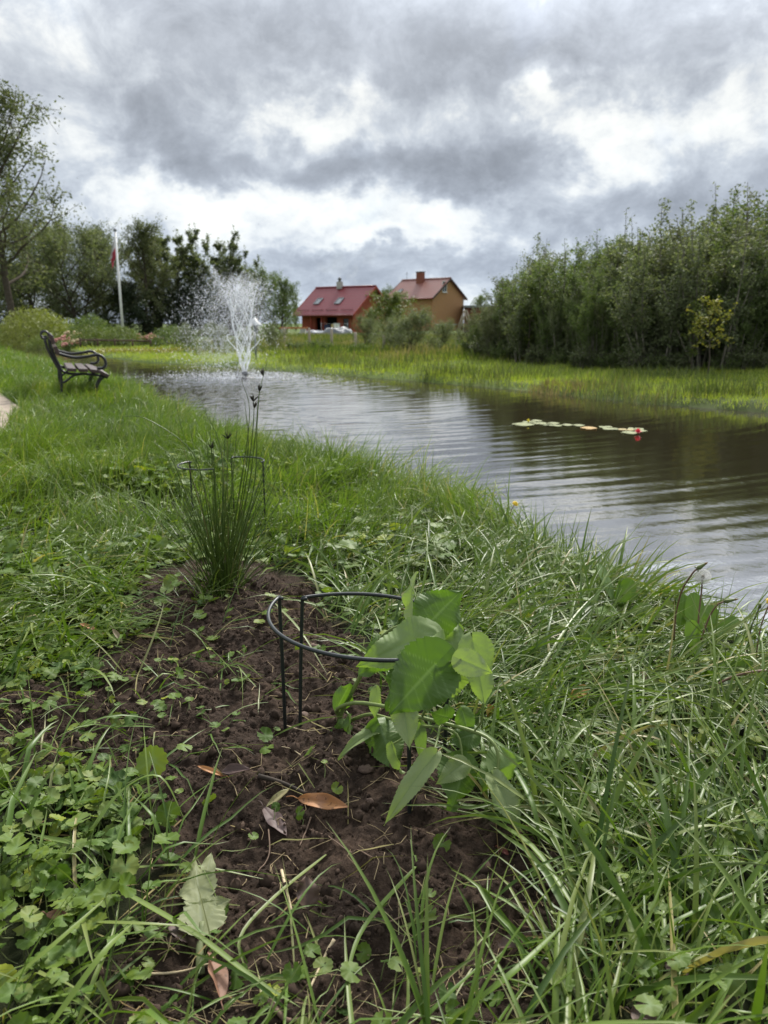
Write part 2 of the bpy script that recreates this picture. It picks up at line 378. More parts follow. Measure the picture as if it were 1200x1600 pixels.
# angles are measured from the direction fountain -> camera, so the fine part of the mesh lies in the channel
a0_w = math.atan2(-FOUNT[1], -FOUNT[0]); rw, tw_ = np.meshgrid(rr_w, th_w, indexing='ij')
wx = FOUNT[0] + rw * np.cos(a0_w + tw_); wy = FOUNT[1] + rw * np.sin(a0_w + tw_)
fade = 1 - sstep(22, 40, rw)
wz = .0095 * perlin(rw * 4.6 + .8 * fbm(wx * .8, wy * .8, 2, 201), tw_ * 32., 3) * (.45 + .9 * sstep(-.5, .5, fbm(wx * .5, wy * .5, 2, 204)))
wz += .0044 * perlin(rw * 11. + .6 * fbm(wx * 2, wy * 2, 2, 203), tw_ * 80., 5) + .0030 * fbm(wx * 2.5, wy * 2.5, 2, 6) + .0011 * fbm(wx * 9, wy * 9, 2, 8)
ch = np.exp(-(rw / 3.4) ** 2); wz += ch * (.016 * fbm(wx * 4.5, wy * 4.5, 3, 7) + .010 * np.sin(rw * 9.) * np.exp(-((rw - 1.9) / .9) ** 2))
wz = wz * fade + WATER_Z; idx = np.arange(wx.size).reshape(wx.shape)
dn_w, df_w, in_w = pond_sd(wx, wy); keep = in_w | (np.minimum(dn_w, df_w) < .6); Q = np.stack([idx[:-1, :-1], idx[1:, :-1], idx[1:, 1:], idx[:-1, 1:]], -1)
kq = keep[:-1, :-1] & keep[1:, 1:]; Q = Q[kq]; used = np.unique(Q); remap = np.full(wx.size, -1); remap[used] = np.arange(len(used))
c0 = np.arange(len(th_w)); V = np.stack([wx, wy, wz], -1).reshape(-1, 3)
ge = Geo(); ge.add(V[used], remap[Q]); ge.add(np.vstack([V[:len(th_w)], [FOUNT[0], FOUNT[1], WATER_Z]]), T=[[len(th_w), i, i + 1] for i in range(len(th_w) - 1)])
tag(ge.build('water', M_WATER), kind='structure')

# dirt path at the left, and the paved garden path beyond the pond
M_PATH = simple('dirt_path', (.30, .25, .20), .95, .1, var=.35, scale=9, bump=.01, bscale=30)
ge = Geo(); ys = np.linspace(2., 30, 60); xe = np.interp(ys, PATH_R[:, 1], PATH_R[:, 0]); us = np.linspace(0, 1, 10)
px_ = xe[:, None] - us[None] * 1.8 + .05 * fbm(ys * 3, ys * 0, 2, 8)[:, None]; py_ = ys[:, None] - us[None] * .7
pz_ = ground(px_.ravel(), py_.ravel()).reshape(px_.shape) + .012
idx = np.arange(px_.size).reshape(px_.shape)
ge.add(np.stack([px_, py_, pz_], -1).reshape(-1, 3), np.stack([idx[:-1, :-1], idx[:-1, 1:], idx[1:, 1:], idx[1:, :-1]], -1).reshape(-1, 4)[:, ::-1])
tag(ge.build('dirt_path', M_PATH), kind='structure')
M_PAVE = simple('garden_paving', (.36, .34, .30), .9, .1, var=.2, scale=12)
ge = Geo(); a = U(100, 543, -.1); c = U(440, 549, -.1); L_ = np.linspace(0, 1, 24)[:, None]
e0 = a + (c - a) * L_; e1 = e0 + np.array([.35, 1.5, 0]); 
V = np.stack([e0, e1], 1).reshape(-1, 3); V[:, 2] = ground(V[:, 0], V[:, 1]) + .04
ge.add(V, [[2 * i, 2 * i + 2, 2 * i + 3, 2 * i + 1] for i in range(23)])
tag(ge.build('garden_path', M_PAVE), kind='structure')

# ------------------------------------------------------------------ grass, ground cover, litter
rng = np.random.default_rng(5)
def blades(ge, Pt, L, W, azm, th0, bend, nseg, fold=.25, rnd=None, lift=None, clamp=True, twist=.6, r=rng):
    N = len(Pt); s = np.linspace(0, 1, nseg + 1)
    th = np.clip(th0[:, None] + bend[:, None] * s[None] ** 1.3, -.2, 2.2)
    am = azm[:, None] + r.normal(0, .25, N)[:, None] * s[None]
    thm = (th[:, 1:] + th[:, :-1]) / 2; dl = (L / nseg)[:, None]
    hz = np.sin(thm) * dl; amm = (am[:, 1:] + am[:, :-1]) / 2
    z0 = np.zeros((N, 1))
    x = Pt[:, 0:1] + np.hstack([z0, np.cumsum(hz * np.cos(amm), 1)]); y = Pt[:, 1:2] + np.hstack([z0, np.cumsum(hz * np.sin(amm), 1)])
    z = Pt[:, 2:3] + np.hstack([z0, np.cumsum(np.cos(thm) * dl, 1)])
    if clamp:
        gz = ground(x.ravel(), y.ravel()).reshape(x.shape) + (.006 if lift is None else lift[:, None]) * np.minimum(1, s * 3)[None]
        z = np.maximum(z, gz)
    C = np.stack([x, y, z], -1)
    S = np.stack([-np.sin(am), np.cos(am), np.zeros_like(am)], -1); Nn = np.stack([np.cos(am) * np.cos(th), np.sin(am) * np.cos(th), -np.sin(th)], -1)
    tw = r.normal(0, twist, N)[:, None] * (.4 + s[None]); ct, st = np.cos(tw)[..., None], np.sin(tw)[..., None]
    S2 = S * ct + Nn * st; N2 = Nn * ct - S * st
    prof = np.minimum(1, s * 4 + .45) * (1 - s ** 2.4) + .02
    hw = (W / 2)[:, None, None] * prof[None, :, None]
    a = C - S2 * hw; bb = C + S2 * hw
    rv = (r.random(N) if rnd is None else rnd)
    if fold:
        c = C + N2 * hw * fold * 1.6; V = np.stack([a, c, bb], 2).reshape(-1, 3); k = 3
    else: V = np.stack([a, bb], 2).reshape(-1, 3); k = 2
    base = (np.arange(N) * (nseg + 1) * k)[:, None] + (np.arange(nseg) * k)[None]
    qs = [np.stack([base + j, base + j + 1, base + k + j + 1, base + k + j], -1) for j in range(k - 1)]
    Q = np.stack(qs, 2).reshape(-1, 4)
    ge.add(V, Q, rnd=np.repeat(rv, nseg * (k - 1)), pa=np.tile(np.repeat(s, k), N))
def scatter(n, x0, x1, y0, y1, prob, r=rng):
    x = r.uniform(x0, x1, n); y = r.uniform(y0, y1, n); k = r.random(n) < prob(x, y); x, y = x[k], y[k]
    return np.stack([x, y, ground(x, y)], -1)
def vis(x, y, mg=.35):           # inside the picture's field, with a margin
    return (np.abs(x) < y * .53 + mg)
def nearland(x, y, mn=.02):
    dn, df, ins = pond_sd(x, y); return (~ins) & (dn < df) & (dn > mn), dn
# ivy weight: left foreground carpet of ground ivy
def ivy_w(x, y):
    a = sstep(.0, .3, -x - .27 - .05 * (y - 1.))
    return np.clip(a * (1 - sstep(2.6, 4.4, y)), 0, 1)

GRASS = leafy('grass_blade', [(0, (.032, .078, .012)), (.25, (.066, .135, .019)), (.5, (.096, .172, .030)), (.72, (.125, .192, .048)), (.88, (.165, .21, .09)), (.96, (.22, .24, .14)), (1., (.32, .29, .17))],
              rough=.42, spec=.33, transl=.26, tip=(.17, .19, .07), patch=(1.15, 1.1, .8), pscale=1.3)
LAWN = leafy('lawn_blade', [(0, (.050, .105, .014)), (.4, (.092, .170, .026)), (.75, (.135, .22, .040)), (.93, (.20, .27, .085)), (1., (.30, .29, .15))],
             rough=.5, spec=.3, transl=.33, tip=(.17, .22, .06), patch=(1.2, 1.12, .75), pscale=.7)
MARSH = leafy('marsh_blade', [(0, (.15, .22, .050)), (.4, (.23, .31, .070)), (.8, (.29, .36, .10)), (1., (.38, .36, .18))], rough=.5, spec=.3, transl=.35, patch=(1.25, 1.2, .6), pscale=.35)
STRAW = simple('dry_straw', (.30, .23, .13), .8, .2, var=.4, scale=30)

# 1. long matted foreground grass
ge = Geo()
DD = U(1090, 1010)
def p_long(x, y):
    ok, dn = nearland(x, y); bm = bed_mask(x, y); iv = ivy_w(x, y)
    c = .55 + .9 * fbm(x * 2.2, y * 2.2, 3, 41)
    return ok * vis(x, y, .9) * np.clip(1 - bm * 1.03, 0, 1) * (1 - .89 * iv * sstep(2.4, 1.5, y) - .35 * iv * sstep(1.5, 2.4, y)) * (1 - .6 * sstep(.24, .10, np.hypot((x - DD[0]) * .9, (y - DD[1])))) * np.clip(c, .3, 1) * (1 - sstep(2.7, 5., y + .8 * fbm(x * 1.5, y * 1.5, 2, 44)))
def flow(x, y): return 2.6 * fbm(x * 1.1, y * 1.1, 2, 51) * 2 + .3
for n, W0, L0, lie in [(27000, .0074, .26, 1.02), (20000, .0034, .20, .85), (10000, .0105, .33, 1.1)]:
    Pt = scatter(int(n * 1.75), -2.9, 2.5, .45, 5., p_long); N = len(Pt); x, y = Pt[:, 0], Pt[:, 1]
    dn = pond_sd(x, y)[0]; up = np.exp(-np.maximum(dn - .25, 0) / .35)               # blades stand up along the bank
    lying = np.clip(rng.normal(.80, .28, N) * lie - .30 * up, 0, 1.1)
    L = np.clip(rng.normal(L0, .08, N), .08, .55) * (1 - .35 * up) * (1 - .3 * sstep(2.2, 3.6, y)) * (1 - .35 * sstep(.1, -.5, x))
    az_ = flow(x, y) + rng.normal(0, .9, N)
    blades(ge, Pt, L, W0 * rng.uniform(.6, 1.25, N), az_, .15 + .95 * lying, .35 + 1.4 * lying * rng.uniform(.4, 1.2, N), 6, .3, lift=rng.uniform(.004, .065, N), rnd=np.clip(rng.normal(.46, .25, N) + .05 * lying, 0, 1))
# sparse blades over the bed
Pt = scatter(3400, -1.4, 1.0, .66, 2.6, lambda x, y: vis(x, y) * bed_mask(x, y) * np.clip(.06 + .75 * sstep(1.14, .95, y) + .25 * sstep(-.2, -.6, x) + .5 * fbm(x * 3, y * 3, 2, 61), 0, 1)); N = len(Pt)
blades(ge, Pt, rng.uniform(.06, .26, N), rng.uniform(.002, .006, N), rng.uniform(0, 6.28, N), rng.uniform(.6, 1.4, N), rng.uniform(.5, 1.4, N), 6, .3, lift=rng.uniform(.004, .02, N))
# long single blades lying over the soil and the ivy
def hero(pts, w, rnd, lifts=None):
    n = len(pts); lifts = lifts or [.012] * n
    p = np.array([UG(px, py, dz) for (px, py), dz in zip(pts, lifts)]); p = spline(p, 16); s = np.linspace(0, 1, 16)
    tn = np.gradient(p, axis=0); tn /= np.linalg.norm(tn, axis=1)[:, None]; S = np.cross(tn, [0, .25, 1.]); S /= np.linalg.norm(S, axis=1)[:, None]
    Nn = np.cross(S, tn); hw = (w / 2 * (np.minimum(1, s * 5 + .5) * (1 - s ** 3) + .03))[:, None]
    V = np.stack([p - S * hw, p + Nn * hw * -.45, p + S * hw], 1).reshape(-1, 3)
    Q = [[3 * i + j, 3 * i + j + 1, 3 * i + 3 + j + 1, 3 * i + 3 + j] for i in range(15) for j in (0, 1)]
    ge.add(V, Q, rnd=rnd, pa=np.repeat(s, 3) * .8)
for a in [([(130, 1315), (190, 1235), (250, 1213), (292, 1288)], .010, .62, [.02, .07, .07, .01]), ([(190, 1356), (300, 1352), (420, 1375)], .008, .75, [.02, .03, .01]),
          ([(185, 1388), (300, 1455), (400, 1530), (470, 1575)], .011, .72, [.04, .05, .04, .02]), ([(510, 1335), (430, 1400), (375, 1465), (388, 1525)], .007, .82, [.01, .03, .03, .01]),
          ([(650, 1355), (565, 1455), (535, 1570)], .008, .55, [.01, .04, .02]), ([(740, 1265), (830, 1320), (900, 1420), (960, 1490)], .011, .6, [.03, .06, .05, .02]),
          ([(690, 1600), (800, 1520), (900, 1425)], .012, .4, [.03, .08, .06]), ([(860, 1340), (960, 1400), (1060, 1480)], .010, .8, [.05, .06, .02]),
          ([(430, 935), (470, 990), (512, 1055)], .008, .85, [.08, .06, .01]), ([(500, 1010), (590, 1004), (640, 1012)], .007, .5, [.03, .06, .04]),
          ([(780, 1160), (830, 1250), (845, 1330)], .011, .3, [.08, .08, .02]), ([(900, 1180), (1010, 1130), (1150, 1120)], .010, .8, [.03, .1, .08]),
          ([(820, 1085), (900, 960), (960, 905)], .009, .8, [.03, .12, .14]), ([(1000, 1330), (1100, 1290), (1200, 1305)], .011, .85, [.05, .1, .06]),
          ([(880, 1260), (980, 1300), (1080, 1330)], .012, .78, [.05, .08, .05]), ([(985, 1130), (1060, 1090), (1180, 1060)], .009, .8, [.04, .12, .08]),
          ([(0, 1545), (90, 1470), (175, 1395)], .010, .7, [.05, .08, .07]), ([(80, 1600), (160, 1490), (210, 1440)], .011, .65, [.06, .1, .08]),
          ([(1178, 1610), (1186, 1560), (1200, 1470)], .012, .35, [.02, .12, .24]), ([(150, 1440), (220, 1447), (310, 1448)], .009, .8, [.05, .06, .05])]:
    hero(*a)
tag(ge.build('foreground_grass', GRASS), kind='stuff')

# 2. bank and lawn grass further off
ge = Geo()
def p_lawn(x, y):
    ok, dn = nearland(x, y, .05); bm = bed_mask(x, y); ok = ok * sstep(2.5, 4.4, y + .8 * fbm(x * 1.5, y * 1.5, 2, 44))
    return ok * vis(x, y, .5) * np.clip(1 - bm, 0, 1) * (path_d(x, y) < .03 + .08 * fbm(x * 6, y * 6, 2, 9)) * np.clip(.75 + .6 * fbm(x * 1.5, y * 1.5, 3, 42), .35, 1)
for n, y0, y1, x0, x1, L0, W0, ns in [(75000, 2.5, 6.2, -3.6, 1.6, .16, .0048, 4), (70000, 5.8, 11.5, -6.4, 0.5, .15, .0055, 3), (50000, 11, 20, -11, -3.0, .14, .010, 3), (30000, 19, 34, -19, -7, .15, .018, 2)]:
    Pt = scatter(n, x0, x1, y0, y1, p_lawn); N = len(Pt); x, y = Pt[:, 0], Pt[:, 1]; dn = pond_sd(x, y)[0]
    tuft = np.clip(1 + 1.5 * fbm(x * 1.6, y * 1.6, 3, 43), .4, 2.1); L = np.clip(rng.normal(L0, .05, N), .05, .4) * tuft
    edge = np.exp(-np.maximum(dn - .2, 0) / .35); L = L * (1 + .35 * edge)
    ly = np.clip(rng.normal(.55, .3, N) + .6 * fbm(x * 2, y * 2, 2, 45), 0, 1.1)
    blades(ge, Pt, L, W0 * rng.uniform(.5, 1.5, N), flow(x, y) + rng.normal(0, 1., N), .1 + .5 * ly, .3 + 1.3 * ly, ns, .3 if y0 < 5 else 0, lift=rng.uniform(.003, .04, N), rnd=np.clip(rng.normal(.48, .27, N) + .45 * fbm(x * .9, y * .9, 3, 46), 0, 1))
tag(ge.build('lawn_grass', LAWN), kind='stuff')

# 3. tall thin blades standing at the near water's edge
ge = Geo()
Pt = scatter(60000, -3.5, 2.2, 1.6, 9, lambda x, y: (lambda q: q[0] * vis(x, y) * np.exp(-((q[1] - .22) / .14) ** 2) * np.clip(.35 + 1. * fbm(x * 3, y * 3, 2, 71), .05, 1))(nearland(x, y, .03))); N = len(Pt)
blades(ge, Pt, rng.uniform(.10, .36, N), rng.uniform(.0018, .0055, N), rng.uniform(0, 6.28, N), np.abs(rng.normal(.1, .14, N)), rng.uniform(0, .8, N), 5, .3, rnd=rng.random(N) * .7)
tag(ge.build('bank_grass', GRASS), kind='stuff')

# 4. marsh grass on the far bank
ge = Geo()
def p_far(x, y):
    dn, df, ins = pond_sd(x, y); return (~ins) & (df < dn) & vis(x, y, 1.) & (df > .05)
for n, y0, y1, x0, x1, L0, W0 in [(80000, 9, 20, 1, 13, .10, .010), (70000, 17, 30, -13, 9, .10, .016), (40000, 26, 48, -26, 12, .12, .028)]:
    Pt = scatter(n, x0, x1, y0, y1, p_far); N = len(Pt); x, y = Pt[:, 0], Pt[:, 1]; tuft = np.clip(.9 + 1.2 * fbm(x * 1.1, y * 1.1, 3, 81), .3, 2.4)
    ly = np.clip(rng.normal(.3, .22, N), 0, 1)
    blades(ge, Pt, np.clip(rng.normal(L0, .04, N), .05, .3) * tuft, W0 * rng.uniform(.6, 1.3, N), rng.uniform(0, 6.28, N), .1 + .4 * ly, .3 + 1.1 * ly, 2, 0, clamp=False, rnd=np.clip(rng.normal(.5, .25, N), 0, 1))
tag(ge.build('marsh_grass', MARSH), kind='stuff')
# dry tufts and reeds at the far water's edge
REED = leafy('reed_blade', [(0, (.06, .10, .025)), (.5, (.11, .14, .05)), (.8, (.17, .16, .085)), (1., (.26, .20, .13))], rough=.6, transl=.25)
ge = Geo()
for px, py, n, L0, sp, dry in [(880, 612, 500, .32, .45, 1), (850, 608, 250, .3, .3, .9), (945, 620, 400, .55, .5, .4), (990, 627, 300, .5, .35, .5), (1110, 625, 300, .75, .5, .1), (1060, 605, 250, .6, .6, .1),
                               (930, 612, 200, .6, .5, .3), (520, 577, 300, .7, .5, .3), (600, 583, 300, .8, .6, .2), (690, 592, 350, .8, .6, .15), (745, 600, 300, .7, .6, .15), (1180, 625, 200, .6, .5, .2), (1020, 600, 250, .6, .7, .1), (800, 595, 300, .7, .7, .1), (470, 573, 200, .8, .5, .3)]:
    c = U(px, py, -.3); xy = c[:2] + rng.normal(0, sp, (n, 2)) * [1, .5]; dn, df, ins = pond_sd(xy[:, 0], xy[:, 1]); xy = xy[(df < dn) & ~(ins & (df > .25))]; N = len(xy)
    Pt = np.column_stack([xy, ground(xy[:, 0], xy[:, 1])])
    blades(ge, Pt, rng.uniform(.4, .9, N) * L0 * .75, rng.uniform(.008, .016, N), rng.uniform(0, 6.28, N), np.abs(rng.normal(.1, .15, N)), rng.uniform(.1, 1., N), 3, 0, clamp=False, rnd=np.clip(rng.normal(.25 + .65 * dry, .15, N), 0, 1))
tag(ge.build('reeds', REED), kind='stuff')
# 5. tall dry weeds of the meadow in front of the houses and trees
ge = Geo()
def p_mead(x, y):
    dn, df, ins = pond_sd(x, y); return (~ins) & (df < dn) & vis(x, y, 1.) & (df > 2.6 + 1.5 * fbm(x * .5, y * .5, 2, 91)) & (np.abs(x + 4 + .0 * y) < 11 + .25 * (y - 25))
Pt = scatter(60000, -9, 11, 22, 62, p_mead); N = len(Pt); x, y = Pt[:, 0], Pt[:, 1]
dry = np.clip(.45 + 1.3 * fbm(x * .35, y * .35, 3, 92), 0, 1)
blades(ge, Pt, rng.uniform(.12, .42, N) * (1 + .7 * fbm(x * .6, y * .6, 2, 93)), rng.uniform(.012, .035, N), rng.uniform(0, 6.28, N), np.abs(rng.normal(.1, .15, N)), rng.uniform(.1, .9, N), 3, 0, clamp=False, rnd=np.clip(dry + rng.normal(0, .15, N), 0, 1))
WEED = leafy('meadow_weed', [(0, (.06, .10, .02)), (.45, (.11, .15, .035)), (.75, (.19, .18, .085)), (1., (.30, .25, .16))], rough=.7, transl=.3)
tag(ge.build('meadow_weeds', WEED), kind='stuff')

# 6. ground ivy: kidney-shaped scalloped leaves on stalks
def ivy_leaf(seed, nl=11):
    r = np.random.default_rng(seed); K = nl * 4; th = np.linspace(-math.pi * .93, math.pi * .93, K)
    sc = 1 + .055 * np.cos(np.arange(K) / 4 * 2 * math.pi) ; rad = sc * (1 - .10 * np.cos(th)) * (1 + r.normal(0, .02, K))
    rings = [(.0, 0), (.45, 1), (.8, 1), (1., 1)]
    V = [[0, 0, 0]]; pa_ = [1.]
    for q, _ in rings[1:]:
        for k in range(K):
            x, y = q * rad[k] * math.cos(th[k]), q * rad[k] * math.sin(th[k])
            vein = max(0, math.cos(th[k] * 3.0)) ** 10 * (1 - q * .6)
            V.append([x, y, .16 * q * q * (1 if seed % 2 else -.6) + .07 * q * math.cos(3 * th[k]) + .05 * q * r.normal() * (q == 1.)]); pa_.append(vein * .6)
    T = [[0, 1 + k, 2 + k] for k in range(K - 1)]; Q = []
    for ri in range(2):
        o0 = 1 + ri * K; o1 = o0 + K; Q += [[o0 + k, o1 + k, o1 + k + 1, o0 + k + 1] for k in range(K - 1)]
    V = np.array(V); V[:, 0] += .25
    return V, np.array(Q), np.array(T), np.array(pa_)
IVYS = [ivy_leaf(s) for s in range(4)]
def ivy_field(ge, Pt, size, hgt, tiltmax, r=rng, stalks=None):
    N = len(Pt); azm = r.uniform(0, 6.28, N); tl = np.abs(r.normal(0, tiltmax, N)); ta = r.uniform(0, 6.28, N); rv = np.clip(r.normal(.5, .25, N), 0, 1)
    n = np.stack([np.sin(tl) * np.cos(ta), np.sin(tl) * np.sin(ta), np.cos(tl)], -1)
    d = np.stack([np.cos(azm), np.sin(azm), np.zeros(N)], -1); d -= n * (d * n).sum(1)[:, None]; d /= np.linalg.norm(d, axis=1)[:, None]; e = np.cross(n, d)
    kind = r.integers(0, len(IVYS), N); top = Pt + np.stack([np.zeros(N), np.zeros(N), hgt], -1)
    for k, (V, Q, T, pv) in enumerate(IVYS):
        i = np.where(kind == k)[0]; m = len(i)
        if not m: continue
        W = top[i][:, None] + size[i][:, None, None] * (V[None, :, 0:1] * d[i][:, None] + V[None, :, 1:2] * e[i][:, None] + V[None, :, 2:3] * n[i][:, None])
        off = (np.arange(m) * len(V))[:, None, None]
        ge.add(W.reshape(-1, 3), (Q[None] + off).reshape(-1, 4), (T[None] + off).reshape(-1, 3), pa=np.tile(pv, m))
        ge.rq[-1] = np.repeat(rv[i], len(Q)); ge.rt[-1] = np.repeat(rv[i], len(T))
    if stalks is not None:
        for i in range(N):
            q = Pt[i] + [r.normal(0, .015), r.normal(0, .015), 0]; q[2] = ground(q[:1], q[1:2])[0] - .003
            stalks.tube(spline([q, (q + top[i]) / 2 + r.normal(0, .004, 3), top[i]], 5), .0009, 4, cap=False)
IVY = leafy('ground_ivy', [(0, (.034, .078, .014)), (.35, (.066, .128, .022)), (.6, (.098, .165, .032)), (.85, (.145, .200, .070)), (1., (.19, .25, .04))], rough=.55, spec=.25, transl=.3, vein=(.14, .21, .07), back=(1.3, 1.2, 1.3), patch=(1.35, 1.2, .7), pscale=9.)
STALK = simple('ivy_stalk', (.14, .17, .06), .6, .3)
ge = Geo(); gs = Geo()
Pt = scatter(27000, -2.6, .3, .42, 4.4, lambda x, y: vis(x, y, 1.1) * ivy_w(x, y) * np.clip(1 - .93 * bed_mask(x, y), 0, 1) * np.clip(.9 + 1.2 * fbm(x * 3, y * 3, 2, 101), .25, 1)); N = len(Pt)
kk = sstep(1.5, .95, Pt[:, 1])
ivy_field(ge, Pt, rng.uniform(.008, .023, N) * (1 + .15 * sstep(1.6, 3., Pt[:, 1])), rng.uniform(.008, .05, N) * (.6 + .8 * (1 - sstep(.95, 1.5, Pt[:, 1]))), .5, stalks=gs)
# scattered over the bed and its lower edge, and among the long grass
Pt = scatter(1250, -1.2, .9, .66, 2.4, lambda x, y: vis(x, y) * bed_mask(x, y) * np.clip(.12 + .7 * (1 - sstep(.88, 1.12, y)) + .35 * (1 - sstep(-.6, -.25, x)) + .5 * fbm(x * 5, y * 5, 2, 103), 0, 1)); N = len(Pt)
ivy_field(ge, Pt, rng.uniform(.007, .019, N), rng.uniform(.004, .03, N), .6, stalks=gs)
Pt = scatter(6800, -.3, 2.0, .62, 3.8, lambda x, y: vis(x, y) * nearland(x, y, .3)[0] * (1 - bed_mask(x, y)) * np.clip(.3 + 1.3 * fbm(x * 2.5, y * 2.5, 2, 104), 0, .8)); N = len(Pt)
ivy_field(ge, Pt, rng.uniform(.008, .02, N), rng.uniform(.02, .09, N), .5)
Pt = scatter(2600, -3.2, .4, 2.6, 5.2, lambda x, y: vis(x, y) * nearland(x, y, .4)[0] * (1 - bed_mask(x, y)) * np.clip(1.6 * fbm(x * 1.2, y * 1.2, 2, 106) + .25 * (x < -.6), 0, 1)); N = len(Pt)
ivy_field(ge, Pt, rng.uniform(.015, .035, N), rng.uniform(.03, .10, N), .5)
for px, py, n, sx, sy in [(180, 755, 260, .22, .12), (110, 770, 160, .18, .1), (250, 770, 120, .12, .08), (60, 720, 90, .2, .1), (330, 760, 60, .1, .1), (690, 900, 40, .10, .06), (560, 900, 30, .1, .06)]:
    c = U(px, py); xy = c[:2] + rng.normal(0, 1, (n, 2)) * [sx, sy * 1.8]; Pt = np.column_stack([xy, ground(xy[:, 0], xy[:, 1])]); ivy_field(ge, Pt, rng.uniform(.016, .038, n), rng.uniform(.03, .13, n), .45, stalks=gs)
tag(ge.build('ground_ivy', IVY), kind='stuff'); tag(gs.build('ivy_stalks', STALK), kind='stuff')

# 7. crumbs of soil, dry straw litter
CRUMB = simple('soil_crumb', (.055, .038, .028), .95, .12, var=.7, scale=30)
ge = Geo(); ico = np.array([[1, 0, 0], [-1, 0, 0], [0, 1, 0], [0, -1, 0], [0, 0, 1], [0, 0, -1.]])
ge0 = Geo(); ge0.ball((0, 0, 0), 1, 6, 4); SV = np.concatenate(ge0.V); SQ = np.concatenate(ge0.Q)
Pt = scatter(60000, -1.2, .9, .68, 2.7, lambda x, y: vis(x, y) * np.clip(bed_mask(x, y) - .1, 0, 1) * np.clip(.55 + 1. * fbm(x * 9, y * 9, 2, 111), .1, 1)); N = len(Pt)
sz = .0013 + .0050 * rng.random(N) ** 4 + .009 * (rng.random(N) < .02)
j = 1 + rng.uniform(-.35, .35, (N, len(SV), 1)); sq = rng.uniform(.7, 1.2, (N, 1, 3)); V = SV[None] * j * sq * sz[:, None, None] + Pt[:, None] + np.array([0, 0, 1.]) * sz[:, None, None] * .3
ge.add(V.reshape(-1, 3), (SQ[None] + (np.arange(N) * len(SV))[:, None, None]).reshape(-1, 4))
tag(ge.build('soil_crumbs', CRUMB), kind='stuff')
ge = Geo()
Pt = scatter(3800, -1.2, .95, .66, 2.7, lambda x, y: vis(x, y) * np.clip(.25 + 1.0 * (1 - sstep(.85, 1.1, y)) + .8 * fbm(x * 4, y * 4, 2, 121), 0, 1) * sstep(0, .3, bed_mask(x, y))); N = len(Pt)
L = rng.uniform(.015, .075, N); a = rng.uniform(0, 6.28, N); mid = Pt + np.stack([np.cos(a) * L / 2, np.sin(a) * L / 2, 0 * L], -1); end = Pt + np.stack([np.cos(a + rng.normal(0, .3, N)) * L, np.sin(a) * L, 0 * L], -1)
for i in range(N):
    q = np.array([Pt[i], mid[i], end[i]]); q[:, 2] = ground(q[:, 0], q[:, 1]) + rng.uniform(.001, .010, 3); ge.tube(q, rng.uniform(.0004, .0010), 4, cap=False)
tag(ge.build('straw_litter', STRAW), kind='stuff')
ge = Geo()                      # cut grass lying flat round the edges of the bed
Pt = scatter(15000, -1.3, 1.0, .66, 2.9, lambda x, y: (lambda bm: vis(x, y) * (.05 + .95 * np.exp(-((bm - .45) / .28) ** 2)) * np.clip(.5 + 1.1 * fbm(x * 4, y * 4, 2, 131), 0, 1) * (nearland(x, y, .3)[0]))(bed_mask(x, y))); N = len(Pt)
blades(ge, Pt + [0, 0, .004], rng.uniform(.02, .13, N), rng.uniform(.0012, .0045, N), rng.uniform(0, 6.28, N), rng.uniform(1.2, 1.6, N), rng.uniform(0, .5, N), 4, .3, lift=rng.uniform(.002, .016, N))
CUT = leafy('cut_grass', [(0, (.10, .13, .04)), (.4, (.17, .19, .08)), (.7, (.26, .23, .12)), (1., (.16, .11, .06))], rough=.7, spec=.2, transl=.2)
tag(ge.build('cut_grass', CUT), kind='stuff')
# ------------------------------------------------------------------ houses
def ang(a): return np.array([math.cos(a), math.sin(a), 0.]), np.array([-math.sin(a), math.cos(a), 0.]), np.array([0, 0, 1.])
ROOF_RED = None
def roof_mat(name, c1, c2, per=3.0, dirty=.3):
    m, t, o = material(name); b = t.new('ShaderNodeBsdfPrincipled'); t.link(b.outputs[0], o.inputs[0]); v = t.new('ShaderNodeTexCoord').outputs['Object']
    z = t.sep(v)[2]; wv = t.math('FRACT', t.math('MULTIPLY', z, per)); n = t.noise(v, 1.2, 5, .6)
    c = t.mix(t.math('MULTIPLY', n, dirty * 1.6), c1, c2); c = t.mix(t.math('MULTIPLY', t.math('GREATER_THAN', wv, .82), .5), c, tuple(q * .55 for q in c1))
    t.link(c, b.inputs['Base Color']); b.inputs['Roughness'].default_value = .5; b.inputs['Specular IOR Level'].default_value = .4
    bn = t.new('ShaderNodeBump'); bn.inputs['Distance'].default_value = .03; t.link(wv, bn.inputs['Height']); t.link(bn.outputs[0], b.inputs['Normal']); return m
def brick_mat(name, c1, c2, mort, sc=4.5):
    m, t, o = material(name); b = t.new('ShaderNodeBsdfPrincipled'); t.link(b.outputs[0], o.inputs[0]); v = t.new('ShaderNodeTexCoord').outputs['Object']
    x, y, z = t.sep(v); vv = t.comb(t.math('ADD', x, y), z, 0.); br = t.new('ShaderNodeTexBrick'); t.link(vv, br.inputs['Vector'])
    br.inputs['Scale'].default_value = sc; br.inputs['Color1'].default_value = (*c1, 1); br.inputs['Color2'].default_value = (*c2, 1); br.inputs['Mortar'].default_value = (*mort, 1); br.inputs['Mortar Size'].default_value = .015
    t.link(t.mix(t.math('MULTIPLY', t.noise(v, .9, 5), .5), br.outputs[0], tuple(q * .7 for q in c1)), b.inputs['Base Color']); b.inputs['Roughness'].default_value = .9; return m
R1 = roof_mat('red_metal_roof', (.20, .024, .032), (.15, .028, .032)); R2 = roof_mat('faded_red_roof', (.25, .078, .058), (.19, .10, .078), 3., .6)
